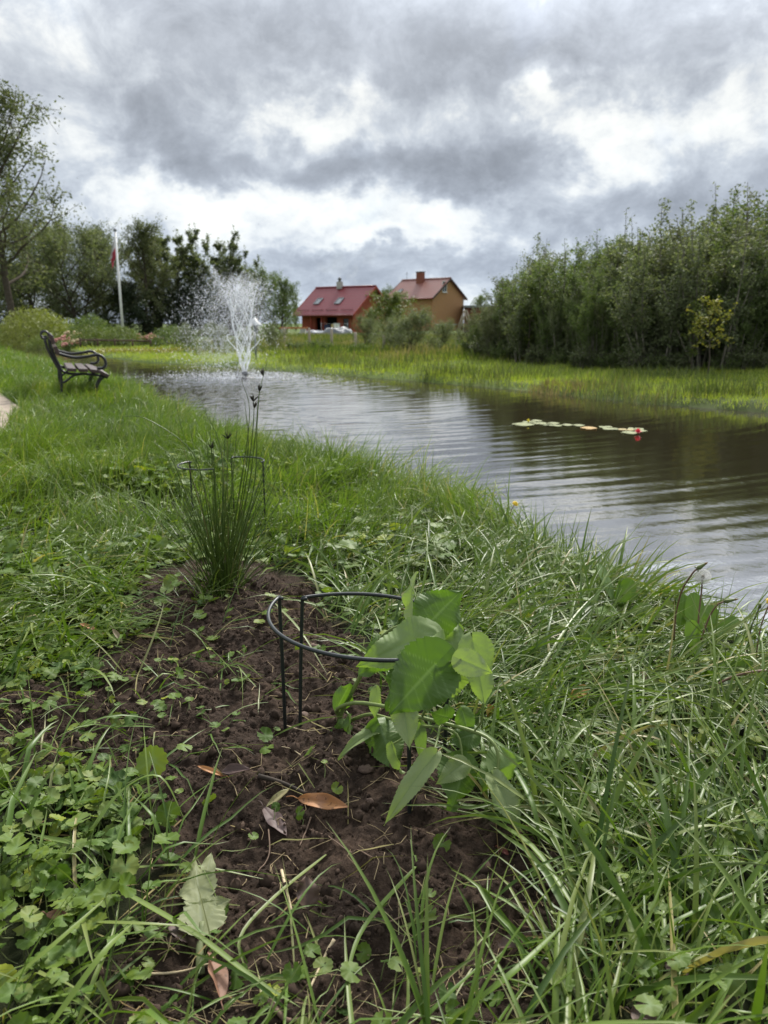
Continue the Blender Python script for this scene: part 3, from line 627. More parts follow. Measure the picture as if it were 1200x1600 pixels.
ORANGE = brick_mat('orange_brick', (.36, .072, .036), (.30, .06, .03), (.22, .10, .07)); TAN = brick_mat('tan_brick', (.44, .24, .10), (.38, .18, .075), (.24, .19, .13))
RBRICK = brick_mat('red_brick', (.27, .085, .05), (.22, .07, .045), (.20, .13, .1))
DARKW = simple('dark_timber', (.05, .032, .025), .7); GLASS = simple('window_glass', (.03, .035, .04), .08, .6, var=.1); SKYG = simple('roof_glass', (.10, .115, .125), .05, .8, var=.1)
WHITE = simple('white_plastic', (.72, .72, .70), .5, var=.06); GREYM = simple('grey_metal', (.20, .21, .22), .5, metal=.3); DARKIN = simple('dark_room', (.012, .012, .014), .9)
CONC = simple('pale_concrete', (.42, .41, .38), .9, var=.2, scale=2.); REDT = simple('red_timber', (.28, .045, .025), .6)

def wall_with_holes(ge, O, ax, L, H, z0, holes, th):     # a wall as panels around rectangular openings, real thickness
    nrm = np.cross(ax, [0, 0, 1.]); xs = sorted({0., L, *[h[0] for h in holes], *[h[1] for h in holes]}); zs = sorted({z0, H, *[h[2] for h in holes], *[h[3] for h in holes]})
    for xa, xb in zip(xs[:-1], xs[1:]):
        for za, zb in zip(zs[:-1], zs[1:]):
            if any(h[0] <= (xa + xb) / 2 <= h[1] and h[2] <= (za + zb) / 2 <= h[3] for h in holes): continue
            Rm = np.stack([ax, -nrm, [0, 0, 1.]], 1); ge.box(O + ax * (xa + xb) / 2 - nrm * th / 2 + np.array([0, 0, (za + zb) / 2]), (xb - xa, th, zb - za), Rm)
def gable_house(name, label, O, phi, L, D, eave, ridge, over, wallm, roofm, holes_front, z0=-.5, rth=.16):
    """O: world point under the near (front-right) eave corner; front eave runs along -ax from it."""
    root = empty(name, (O[0], O[1], 0), label, 'house'); ax, ay, az_ = ang(phi); ay = ay; Rm = np.stack([ax, ay, az_], 1)
    # local: x from 0 (right) to -L ; y from 0 (front eave) to D (rear eave)
    o0 = np.zeros(3); t = (ridge - eave) / (D / 2)
    hip = lambda y: eave + t * (y if y < D / 2 else D - y)
    ge = Geo()
    wx0, wx1, wy0, wy1 = -L + over * .8, -over * .8, over, D - over; wh = hip(wy0) - rth - .03
    wall_with_holes(ge, ax * wx0 + ay * wy0, ax, wx1 - wx0, wh, z0, holes_front, .3)
    for xx in (wx0 + .15, wx1 - .15):          # gable walls
        poly = [(wy0 + .305, z0), (wy1, z0), (wy1, wh), (D / 2, ridge - rth - .05), (wy0 + .305, hip(wy0 + .305) - rth - .03)]
        ge.prism(poly, -.15, .15, ax * xx, ay, az_, ax)
    ge.box(ax * (wx0 + wx1) / 2 + ay * (wy1 - .15) + az_ * (wh + z0) / 2, (wx1 - wx0 - .62, .3, wh - z0), Rm)
    wall = ge.build('wall', wallm, root, smooth=False)
    ge = Geo()
    for s in (0, 1):
        y0, y1 = (0, D / 2) if s == 0 else (D, D / 2)
        poly = [(y0, eave), (y1, ridge), (y1, ridge - rth), (y0, eave - rth)]
        ge.prism(poly, -L, 0, o0, ay, az_, ax)
    roof = ge.build('roof', roofm, root, smooth=False)
    ge = Geo(); ge.tube([-ax * (L + .02) + az_ * (ridge + .02) + ay * D / 2, ax * .02 + az_ * (ridge + .02) + ay * D / 2], .12, 8); ge.build('ridge_cap', roofm, roof)
    ge = Geo(); ge.tube([-ax * L - ay * .07 + az_ * (eave - .10), -ay * .07 + az_ * (eave - .10)], .075, 8); ge.build('gutter', simple(name + '_gutter', (.22, .05, .045), .5), roof)
    for xx, nm in ((.035, 'barge_board'), (-L - .035, 'barge_board')):
        ge = Geo()
        for y0, y1 in ((0, D / 2), (D, D / 2)): ge.prism([(y0, eave + .03), (y1, ridge + .03), (y1, ridge - .24), (y0, eave - .24)], -.03, .03, ax * xx, ay, az_, ax)
        ge.build(nm, DARKW if 'brick' in label else REDT, roof, smooth=False)
    return root, wall, roof, ax, ay, az_, hip, (wx0, wx1, wy0, wy1)
def win(parent, c, ax, nrm, w_, h_, frame=WHITE, glass=GLASS, bars=1, sill=True, name='window'):
    f = Geo(); Rm = np.stack([ax, -nrm, np.cross(ax, -nrm)], 1); up = Rm[:, 2]; c = np.asarray(c); d = .07
    for sx in (-1, 1): f.box(c + ax * sx * (w_ / 2 - d / 2), (d, .09, h_), Rm)
    for sz in (-1, 1): f.box(c + up * sz * (h_ / 2 - d / 2), (w_ - 2 * d, .09, d), Rm)
    for k in range(bars): f.box(c + ax * ((k + 1) / (bars + 1) - .5) * w_, (.05, .085, h_ - 2 * d), Rm)
    o = f.build(name, frame, parent, smooth=False)
    g2 = Geo(); g2.box(c - nrm * .01, (w_ - 2 * d, .02, h_ - 2 * d), Rm); g2.build('pane', glass, o, smooth=False)
    if sill: s_ = Geo(); s_.box(c - up * (h_ / 2 + .04) + nrm * .06, (w_ + .16, .2, .06), Rm); s_.build('sill', frame, o, smooth=False)
    return o
# house one: red metal roof, orange walls, open porch
Y1 = 85.; c = P(552, 491, Y1); PH1 = R(-35); D1 = 8.4; L1 = 8.6
root, wall, roof, ax, ay, az_, hip, wb = gable_house('family_house', 'red metal roofed orange house with laundry and tarps in front of its porch', c, PH1, L1, D1, c[2], c[2] + 3.05, .8, ORANGE, R1,
    [(2.0, 3.1, -.5, 1.55), (3.45, 5.1, -.5, 1.62), (5.95, 6.7, .45, 1.45)])
O1 = np.array([c[0], c[1], 0.]); nf = -ay; wy0 = wb[2]; wx0 = wb[0]
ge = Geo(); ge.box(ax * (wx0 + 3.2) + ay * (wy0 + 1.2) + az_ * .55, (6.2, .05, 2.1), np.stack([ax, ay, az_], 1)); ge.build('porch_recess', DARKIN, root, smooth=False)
for xx in (1.75, 3.28):
    ge = Geo(); ge.box(ax * (wx0 + xx) + ay * (wy0 - .45) + az_ * .55, (.16, .16, 2.3), np.stack([ax, ay, az_], 1)); ge.build('porch_post', REDT, root, smooth=False)
win(root, ax * (wx0 + 6.325) + ay * (wy0 + .1) + az_ * .95, ax, nf, .75, 1.0, DARKW)
sl = np.array([0, 0, 0]) + ay * math.cos(math.atan(3.05 / 4.2)) + az_ * math.sin(math.atan(3.05 / 4.2)); sn = np.cross(ax, sl)
for xx, yy in ((-6.45, 1.95), (-3.45, 1.95)):
    win(roof, ax * xx + ay * yy + az_ * (hip(yy) + .08), ax, sn, .8, 1.15, GREYM, SKYG, 0, False, 'skylight')
ge = Geo(); cc = ax * -4.9 + ay * (D1 / 2 - .25) + az_ * (hip(D1 / 2) + .2); ge.box(cc, (.55, .5, .8), np.stack([ax, ay, az_], 1)); ch = ge.build('chimney', CONC, roof, smooth=False)
ge = Geo(); ge.tube([cc + az_ * .4, cc + az_ * .62, cc + az_ * .66, cc + az_ * .95], [.16, .16, .26, .02], 8); ge.build('chimney_cowl', GREYM, ch)
ge = Geo(); ge.box(ax * -.25 + ay * D1 / 2 + az_ * (hip(D1 / 2) - 1.0), (.15, 3.4, .14), np.stack([ax, ay, az_], 1)); ge.build('gable_beam', simple('pale_timber', (.42, .30, .18), .7), root, smooth=False)
for k in range(4):
    ge = Geo(); x0 = -L1 * (.05 + .24 * k); ge.tube([ax * x0 + ay * .55 + az_ * (hip(.55) + .10), ax * (x0 - 1.75) + ay * .55 + az_ * (hip(.55) + .10)], .035, 6); ge.build('snow_guard', R1, roof)
# house two: tan brick, faded red roof
Y2 = 110.; c = P(676, 465, Y2)
root2, wall2, roof2, ax2, ay2, az2, hip2, wb2 = gable_house('brick_house', 'tan brick house with faded red roof and tall brick chimney', c, R(-41), 8.9, 8.3, c[2], c[2] + 2.75, .45, TAN, R2, [(5.9, 7.2, 1.0, 2.3)], z0=-.8)
win(root2, ax2 * (wb2[0] + 6.55) + ay2 * (wb2[2] + .12) + az2 * 1.65, ax2, -ay2, 1.3, 1.3, WHITE, GLASS, 1)
win(root2, ax2 * (wb2[1] + .02) + ay2 * 3.15 + az2 * (hip2(3.2) - .55), ay2, ax2, 1.0, 1.5, WHITE, GLASS, 1)
ge = Geo(); cc = ax2 * -5.0 + ay2 * 3.55 + az2 * (hip2(4.1) - .1); Rm = np.stack([ax2, ay2, az2], 1); ge.box(cc, (1.05, .7, 2.2), Rm); ch = ge.build('chimney', RBRICK, roof2, smooth=False)
ge = Geo(); ge.box(cc + az2 * 1.14, (1.2, .85, .1), Rm); ge.build('chimney_cap', GREYM, ch, smooth=False)
win(roof2, ax2 * -7.2 + ay2 * 1.6 + az2 * (hip2(1.6) + .06), ax2, np.cross(ax2, (ay2 * 4.15 + az2 * 2.75) / 4.98), .7, .9, GREYM, SKYG, 0, False, 'skylight')
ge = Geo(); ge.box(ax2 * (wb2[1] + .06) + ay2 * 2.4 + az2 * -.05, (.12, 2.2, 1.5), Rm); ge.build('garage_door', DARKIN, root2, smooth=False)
ge = Geo(); ge.box(ax2 * (wb2[1] + .1) + ay2 * 3.6 + az2 * .78, (.2, 5.2, .16), Rm); ge.build('lintel', CONC, root2, smooth=False)
ge = Geo(); ge.tube([ax2 * (wb2[1] + .08) + ay2 * (wb2[3] - .1) + az2 * .0, ax2 * (wb2[1] + .08) + ay2 * (wb2[3] - .1) + az2 * 4.6], .06, 6); ge.build('downpipe', WHITE, root2)
ge = Geo(); cc = ax2 * -8.0 + ay2 * 4.1 + az2 * hip2(4.1); ge.tube([cc, cc + az2 * 1.2], .03, 5); ge.tube([cc + az2 * .9 - ax2 * .3, cc + az2 * .9 + ax2 * .3], .02, 5); ge.build('aerial', GREYM, roof2)
# red brick outbuilding
c = P(728, 508, 113); root3 = empty('brick_outbuilding', (c[0], c[1], 0), 'low red brick outbuilding with flat dark roof right of the tan house', 'outbuilding'); Rm = np.eye(3)
ge = Geo(); ge.box((2.6, 2, 1.3), (5.0, 4, 3.6)); ge.build('wall', RBRICK, root3, smooth=False)
ge = Geo(); ge.box((2.6, 1.8, 3.25), (5.8, 5, .28)); ge.build('roof', GREYM, root3, smooth=False)
ge = Geo(); ge.box((3.2, -.55, 2.0), (2.9, 1.1, .16)); ge.build('canopy', simple('dark_roofing', (.06, .065, .07), .8), root3, smooth=False)
ge = Geo(); ge.box((.55, -.02, 1.35), (.05, .04, 3.4)); ge.build('downpipe', DARKW, root3, smooth=False)
# A-frame swing
c = P(733, 530, 70); sw = empty('swing_frame', (c[0], c[1], G(c[0], c[1])), 'pale timber A-frame swing on the lawn beside the tan house', 'swing'); PT = simple('weathered_timber', (.34, .29, .22), .8)
for s in (0, 1.9):
    for q in (-.75, .75): ge = Geo(); ge.tube([(q - .3, s, -.05), (q * .05 - .3, s, 2.1)], .06, 6); ge.build('leg', PT, sw)
    ge = Geo(); ge.tube([(-.85, s, .35), (.25, s, .35)], .045, 6); ge.build('cross_brace', PT, sw)
ge = Geo(); ge.tube([(-.3, -.3, 2.14), (-.3, 2.2, 2.14)], .06, 6); ge.build('top_beam', PT, sw)
# tarps, planks, laundry
TARP = simple('grey_tarp', (.13, .15, .175), .6, .3, var=.3, scale=1.5, bump=.05, bscale=2.5)
def heap(name, label, cat, px, py, Y, w_, d_, h_, seed, m=TARP):
    c = P(px, py, Y); r = np.random.default_rng(seed); n = 26; u = np.linspace(-1, 1, n); a, b = np.meshgrid(u, u, indexing='ij')
    k = np.clip(1 - np.maximum(np.abs(a), np.abs(b)) ** 3.2, 0, 1) ** .7; z = h_ * k * (.72 + .45 * fbm(a * 1.6 + seed, b * 1.6, 3, seed)) ; xx = a * w_ / 2; yy = b * d_ / 2
    idx = np.arange(n * n).reshape(n, n); ge = Geo(); ge.add(np.stack([xx, yy, z - .05], -1).reshape(-1, 3), np.stack([idx[:-1, :-1], idx[1:, :-1], idx[1:, 1:], idx[:-1, 1:]], -1).reshape(-1, 4))
    return tag(ge.build(name, m, loc=(c[0], c[1], G(c[0], c[1]))), label, cat)
heap('tarpaulin_heap', 'tall whitish tarpaulin covered heap in front of the orange house porch', 'tarp heap', 527, 529, 70, 2.9, 2.2, .95, 3, simple('pale_tarp', (.19, .20, .215), .5, .4, var=.2, scale=1.5, bump=.05))
heap('tarpaulin_heap', 'long low grey-blue tarpaulin heap left of the whitish heap by the orange house', 'tarp heap', 492, 526, 72, 3.2, 1.8, .62, 4)
heap('tarpaulin_heap', 'small crumpled pale bundle just right of the tall whitish tarpaulin heap', 'tarp heap', 543, 529, 70, 1.1, 1.1, .75, 6)
pk = P(459, 527, 66); ge = Geo(); rr_ = np.random.default_rng(2)
for k in range(7): ge.box((0 + rr_.normal(0, .08), (k % 4) * .3 - .4, .62 + .07 * (k // 4)), (2.2, .26, .06), rnd=0)
pr = empty('plank_stack', (pk[0], pk[1], G(pk[0], pk[1])), 'stack of orange planks on grey blocks left of the orange house', 'planks'); ge.build('planks', simple('orange_plank', (.42, .16, .05), .7), pr, smooth=False)
for xx in (-.8, .8): ge = Geo(); ge.box((xx, 0, .26), (.4, 1.1, .64)); ge.build('block', CONC, pr, smooth=False)
def cloth(name, label, px, py, Y, w_, h_, m, seed):
    c = P(px, py, Y); n = 14; u, v = np.meshgrid(np.linspace(-.5, .5, n), np.linspace(0, 1, n), indexing='ij'); yy = .05 * np.sin(u * 14 + seed) * (.3 + v) + .03 * fbm(u * 4 + seed, v * 3, 2, seed)
    ge = Geo()
    for o_ in (0, .012):
        idx = np.arange(n * n).reshape(n, n); q = np.stack([idx[:-1, :-1], idx[1:, :-1], idx[1:, 1:], idx[:-1, 1:]], -1).reshape(-1, 4); ge.add(np.stack([u * w_, yy + o_, -v * h_], -1).reshape(-1, 3), q if o_ else q[:, ::-1])
    return tag(ge.build(name, m, loc=c), label, 'laundry')
Yl = 79.
cloth('towel', 'white towel with coloured print hanging on the line in front of the porch', 526, 505, Yl, .62, .92, simple('white_towel', (.72, .71, .69), .9, var=.12, scale=2), 3)
cloth('towel', 'dark blue cloth hanging on the line left of the white towel', 511, 507, Yl, .55, .75, simple('navy_cloth', (.035, .045, .09), .9), 5)
cloth('towel', 'small pale yellow cloth hanging beside the white towel on the line', 519.5, 506, Yl, .26, .42, simple('yellow_cloth', (.55, .42, .22), .9), 8)
a = P(502, 505, Yl); b_ = P(543, 505.5, Yl); lr = empty('washing_line', (a[0], a[1], 0), 'thin washing line on two grey posts before the orange house', 'washing line')
ge = Geo(); ge.tube(spline([a - [a[0], a[1], 0], (a + b_) / 2 - [a[0], a[1], .06], b_ - [a[0], a[1], 0]], 8), .012, 5); ge.build('line', GREYM, lr)
for q in (a, b_): ge = Geo(); ge.tube([(q[0] - a[0], q[1] - a[1], -.3), (q[0] - a[0], q[1] - a[1], q[2] + .05)], .04, 6); ge.build('post', GREYM, lr)
# fence posts
POSTM = simple('grey_post', (.33, .28, .22), .9, var=.3, scale=5)
for k, (px, yt, yb, Y, lb) in enumerate([(518, 514, 548, 31, 'weathered fence post in front of the tall whitish tarpaulin heap'), (556, 519, 556, 29.5, 'weathered fence post under the right end of the red roof'), (600, 524, 560, 28.5, 'tallest pale fence post, left of the big willow bush'),
                                      (484, 512, 542, 33, 'grey fence post left of the tarpaulin heaps'), (717, 522, 548, 37, 'thin fence post in the meadow below the A-frame swing'), (445, 512, 540, 34, 'grey fence post beside the orange planks')]):
    c = P(px, yb, Y); tp = P(px, yt, Y); gz = G(c[0], c[1]); ge = Geo(); lean = rr_.normal(0, .02, 2); H_ = tp[2] - gz
    ge.tube([(0, 0, -.2), (lean[0] * .5, lean[1] * .5, H_ * .5), (lean[0], lean[1], H_ - .02), (lean[0], lean[1], H_)], [.055, .052, .05, .03], 8)
    tag(ge.build('fence_post', POSTM, loc=(c[0], c[1], gz)), lb, 'fence post', 'weathered posts of the meadow fence')

# ------------------------------------------------------------------ trees and shrubs
BARK = simple('bark', (.085, .070, .055), .95, .1, var=.4, scale=12, bump=.02, bscale=25); PALEBARK = simple('pale_bark', (.17, .155, .125), .9, .1, var=.35, scale=12)
T_OLIVE = leafy('olive_foliage', [(0, (0.077, 0.095, 0.040)), (.5, (0.122, 0.144, 0.063)), (.85, (0.173, 0.185, 0.095)), (1., (0.256, 0.256, 0.158))], rough=.7, spec=.15, transl=.28, tcol=(1.1, 1.2, .6), back=(1.25, 1.2, 1.3), warm=(.96, .95, 1.0))
T_GREEN = leafy('green_foliage', [(0, (0.070, 0.104, 0.029)), (.5, (0.115, 0.165, 0.050)), (.85, (0.160, 0.210, 0.073)), (1., (0.230, 0.256, 0.112))], rough=.65, spec=.15, transl=.3, back=(1.2, 1.15, 1.2), warm=(.96, .95, 1.0))
T_WILLOW = leafy('willow_foliage', [(0, (0.074, 0.098, 0.040)), (.5, (0.120, 0.149, 0.063)), (.85, (0.166, 0.193, 0.092)), (1., (0.269, 0.281, 0.185))], rough=.65, spec=.18, transl=.28, back=(1.5, 1.4, 1.7), warm=(.96, .95, 1.0))
T_LIGHT = leafy('light_foliage', [(0, (.07, .11, .022)), (.5, (.11, .155, .035)), (1., (.16, .19, .06))], rough=.55, transl=.3)
T_YELL = leafy('yellow_foliage', [(0, (.13, .18, .04)), (.5, (.26, .27, .055)), (1., (.40, .35, .07))], rough=.6, transl=.3)
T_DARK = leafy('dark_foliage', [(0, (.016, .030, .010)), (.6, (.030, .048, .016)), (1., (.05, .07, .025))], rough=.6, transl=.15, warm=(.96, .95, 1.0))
def leaf_quads(ge, Pt, size, r, droop=.3, up=0., asp=.45):
    N = len(Pt); d = r.normal(0, 1, (N, 3)); d[:, 2] = d[:, 2] * .6 - droop + up; d /= np.linalg.norm(d, axis=1)[:, None]
    n = r.normal(0, 1, (N, 3)); n[:, 2] = np.abs(n[:, 2]) + .4; s = np.cross(d, n); s /= np.linalg.norm(s, axis=1)[:, None] + 1e-9
    L = size * r.uniform(.6, 1.3, N)[:, None]; W = L * asp
    V = np.stack([Pt, Pt + d * L * .5 + s * W * .5, Pt + d * L, Pt + d * L * .5 - s * W * .5], 1).reshape(-1, 3)
    ge.add(V, np.arange(4 * N).reshape(N, 4), rnd=np.clip(r.normal(.45, .24, N), 0, 1))
def limb(p0, d, L, r, n=7, wob=.12, grav=0.):
    p = [np.array(p0, float)]; d = np.array(d, float); d /= np.linalg.norm(d)
    for _ in range(n - 1): d = d + r.normal(0, wob, 3); d[2] += grav; d /= np.linalg.norm(d); p.append(p[-1] + d * L / (n - 1))
    return np.array(p)
def crown_tree(seed, h, wd, trunk_f=.25, nlimb=16, nsub=6, nleaf=9000, lsize=.14, stems=1, droop=.4, sparse=1., top=.9, bark=BARK, asp=.45, rt=None, bare=0):
    """A trunk (or several stems) with limbs, sub-branches and leaves clumped along them. Height h, crown width wd."""
    r = np.random.default_rng(seed); tk = Geo(); lf = Geo(); rt = rt or h * .022; twigs = []
    for st in range(stems):
        b0 = np.array([r.normal(0, .05 * wd) if stems > 1 else 0, r.normal(0, .05 * wd) if stems > 1 else 0, -.15])
        dr = np.array([r.normal(0, .22 if stems > 1 else .04), r.normal(0, .22 if stems > 1 else .04), 1.]); hs = h * top * (r.uniform(.75, 1) if stems > 1 else 1)
        tr = limb(b0, dr, hs, r, 10, .05, .03); tk.tube(tr, np.linspace(rt, rt * .18, 10) * (1 if stems == 1 else .6), 7)
        nl = max(3, nlimb // stems)
        for k in range(nl):
            f = trunk_f + (1 - trunk_f) * (k + r.uniform(0, 1)) / nl; i = min(8.99, f * 9); p0 = tr[int(i)] + (tr[int(i) + 1] - tr[int(i)]) * (i % 1)
            ga = k * 2.4 + r.normal(0, .4); rel = (f - trunk_f) / (1 - trunk_f); reach = wd / 2 * (math.sin(math.pi * min(1, .22 + .78 * rel)) ** .6 * .9 + .12) * r.uniform(.75, 1.15)
            lb = limb(p0, [math.cos(ga), math.sin(ga), .35 + .9 * rel], reach * 1.25, r, 7, .14, .04); tk.tube(lb, np.linspace(rt * .42 * (1.1 - .7 * rel), rt * .07, 7), 5, cap=False); twigs.append(lb[3:])
            for q in range(nsub):
                j = r.integers(1, 7); sb = limb(lb[j], r.normal(0, 1, 3) + [0, 0, .25], reach * r.uniform(.3, .6), r, 5, .2, .02); tk.tube(sb, np.linspace(rt * .10, rt * .03, 5), 4, cap=False); twigs.append(sb)
    n_each = max(1, int(nleaf / len(twigs)))
    for tw in twigs:
        if r.random() < bare: continue
        k = int(n_each * r.uniform(.35, 1.7) * sparse); f = r.uniform(.1, .999, k) * (len(tw) - 1); i = f.astype(int); Pt = tw[i] + (tw[i + 1] - tw[i]) * (f - i)[:, None] + r.normal(0, wd * .035, (k, 3)); leaf_quads(lf, Pt, lsize, r, droop, asp=asp)
    return tk, lf
def shoot_shrub(seed, h, wd, nst=26, nleaf=9000, lsize=.075, low=.12, asp=.5):
    """A many-stemmed thicket shrub: slender upright shoots with leaves along them."""
    r = np.random.default_rng(seed); tk = Geo(); lf = Geo(); twigs = []
    for k in range(nst):
        a = r.uniform(0, 6.28); q = math.sqrt(r.random()); b0 = np.array([math.cos(a) * q * wd * .22, math.sin(a) * q * wd * .22, -.12])
        dr = np.array([math.cos(a) * q * .38, math.sin(a) * q * .38, 1.]); hs = h * (1 - .35 * q) * r.uniform(.7, 1.03); s = limb(b0, dr, hs, r, 9, .05, .03); tk.tube(s, np.linspace(.012 + h * .004, .004, 9), 5, cap=False)
        twigs.append((s[max(1, int(low * 9)):], 1.3))
        for _ in range(9):
            j = r.integers(2, 8); d = r.normal(0, 1, 3); d[2] = abs(d[2]) * .7 + .35; sb = limb(s[j], d, wd * r.uniform(.10, .28), r, 5, .15, .06); tk.tube(sb, np.linspace(.006, .002, 5), 4, cap=False); twigs.append((sb, .8))
    tot = sum(w_ for _, w_ in twigs)
    for tw, w_ in twigs:
        k = max(2, int(nleaf * w_ / tot * r.uniform(.4, 1.6))); f = r.uniform(.0, .999, k) * (len(tw) - 1); i = f.astype(int); leaf_quads(lf, tw[i] + (tw[i + 1] - tw[i]) * (f - i)[:, None] + r.normal(0, .05 * min(1, wd / 2), (k, 3)), lsize, r, .1, .15, asp)
    return tk, lf
def mound(seed, h, wd, nleaf=5000, lsize=.09, droop=.5, asp=.25):
    r = np.random.default_rng(seed); tk = Geo(); lf = Geo()
    for k in range(14): a = r.uniform(0, 6.28); tk.tube(limb((0, 0, -.1), [math.cos(a) * .8, math.sin(a) * .8, .8], h * .8, r, 6, .1), np.linspace(.03, .008, 6), 5, cap=False)
    d = r.normal(0, 1, (nleaf, 3)); d[:, 2] = np.abs(d[:, 2]) - .08; d /= np.linalg.norm(d, axis=1)[:, None]; f = r.uniform(.55, 1.04, nleaf)[:, None] ** .6
    b = 1 + .22 * fbm(d[:, 0] * 2.2 + seed, d[:, 1] * 2.2 + d[:, 2], 3, seed)[:, None]; leaf_quads(lf, d * f * b * [wd / 2, wd / 2, h], lsize, r, droop, .0, asp)
    return tk, lf
KITS = {}
def kit(name, fn, leafm, bark=BARK, **kw):
    tk, lf = fn(**kw); KITS[name] = (tk.mesh(name + '_trunk', bark), lf.mesh(name + '_crown', leafm, False), float(np.percentile(np.concatenate(lf.V)[:, 2], 99.7)))
def plant(k, name, label, cat, x, y, h, group=None, rz=0., wscale=1., z=None):
    tm, lm, h0 = KITS[k]; root = empty(name, (x, y, G(x, y) if z is None else z), label, cat, group, rz); s = h / h0; root.scale = (s * wscale, s * wscale, s)
    for nm, me in (('trunk' if 'tree' in name else 'stems', tm), ('crown' if 'tree' in name else 'foliage', lm)):
        o = bpy.data.objects.new(nm, me); COL.objects.link(o); o.parent = root
    return root
kit('willow1', crown_tree, T_WILLOW, seed=1, h=8., wd=7., trunk_f=.08, nlimb=26, nsub=7, nleaf=17000, lsize=.19, droop=.7, asp=.3)
kit('willow2', crown_tree, T_WILLOW, seed=2, h=8., wd=6.2, trunk_f=.06, nlimb=26, nsub=7, nleaf=15000, lsize=.19, droop=.6, asp=.3, stems=2)
kit('grove1', crown_tree, T_OLIVE, seed=3, h=9., wd=5., trunk_f=.10, nlimb=24, nsub=7, nleaf=13000, lsize=.17, droop=.4)
kit('poplar1', shoot_shrub, T_WILLOW, BARK, seed=5, h=9., wd=2.6, nst=11, nleaf=19000, lsize=.14, low=.12)
kit('dense1', crown_tree, T_GREEN, seed=7, h=7., wd=5.5, trunk_f=.06, nlimb=24, nsub=7, nleaf=14000, lsize=.17, droop=.4)
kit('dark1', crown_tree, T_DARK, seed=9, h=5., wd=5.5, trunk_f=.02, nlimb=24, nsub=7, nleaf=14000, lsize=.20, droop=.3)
kit('tall1', crown_tree, T_OLIVE, seed=12, h=15., wd=9., trunk_f=.30, nlimb=22, nsub=8, nleaf=14000, lsize=.24, droop=.3, rt=.26, bare=.22)
for k in range(5): kit('thicket%d' % k, shoot_shrub, [T_WILLOW, T_OLIVE, T_GREEN, T_WILLOW, T_GREEN][k], PALEBARK, seed=20 + k, h=4., wd=[2.2, 2.4, 2.0, 1.9, 2.5][k], nst=[16, 20, 13, 12, 18][k], nleaf=[14000, 18000, 10000, 10000, 17000][k], lsize=.068, low=[.10, .03, .14, .05, .03][k])
kit('bush1', crown_tree, T_WILLOW, seed=31, h=2.4, wd=2.7, trunk_f=.02, nlimb=26, nsub=7, nleaf=14000, lsize=.085, stems=4, droop=.1, rt=.05, asp=.3)
kit('bush2', crown_tree, T_LIGHT, seed=33, h=3.4, wd=3., trunk_f=.04, nlimb=26, nsub=7, nleaf=12000, lsize=.11, droop=.2, rt=.06)
kit('sapling', crown_tree, T_YELL, seed=35, h=1.9, wd=.85, trunk_f=.45, nlimb=11, nsub=5, nleaf=700, lsize=.075, droop=.2, rt=.022, asp=.6)
kit('greensap', crown_tree, T_LIGHT, seed=37, h=2.2, wd=.8, trunk_f=.35, nlimb=11, nsub=5, nleaf=500, lsize=.085, droop=.2, rt=.02, asp=.6)
T_PALE = leafy('pale_shrub_foliage', [(0, (.15, .19, .05)), (.6, (.22, .26, .075)), (1., (.30, .33, .13))], rough=.55, transl=.3)
kit('globe', mound, T_PALE, seed=41, h=2.1, wd=4.3, nleaf=9000, lsize=.22, droop=.9, asp=.18)
kit('mound1', mound, T_LIGHT, seed=43, h=1., wd=2.4, nleaf=5000, lsize=.11, droop=.6)
kit('mound2', mound, T_GREEN, seed=45, h=1., wd=2., nleaf=5000, lsize=.10, droop=.4)
kit('weed1', shoot_shrub, T_GREEN, PALEBARK, seed=47, h=1., wd=1.2, nst=22, nleaf=3500, lsize=.07, low=.02)
for k_ in range(2): kit('under%d' % k_, shoot_shrub, [T_WILLOW, T_GREEN][k_], PALEBARK, seed=60 + k_, h=1., wd=1.3, nst=20, nleaf=4200, lsize=.06, low=.0)
def top_h(px, py, x, y, base): return P(px, py, y)[2] - base
def tree_at(k, name, label, cat, px, Y, ytop, group=None, ws=1., rz=None):
    c = P(px, 500, Y); gz = G(c[0], c[1]); h = P(px, ytop, Y)[2] - gz
    return plant(k, name, label, cat, c[0], c[1], h, group, rng.uniform(0, 6.28) if rz is None else rz, ws, gz)
GL = 'trees of the dark grove behind the garden'
tree_at('tall1', 'tall_tree', 'tallest tree at the left edge, thin crown with bare branches against the sky', 'tree', 22, 50, 118, rz=1.2, ws=1.0)
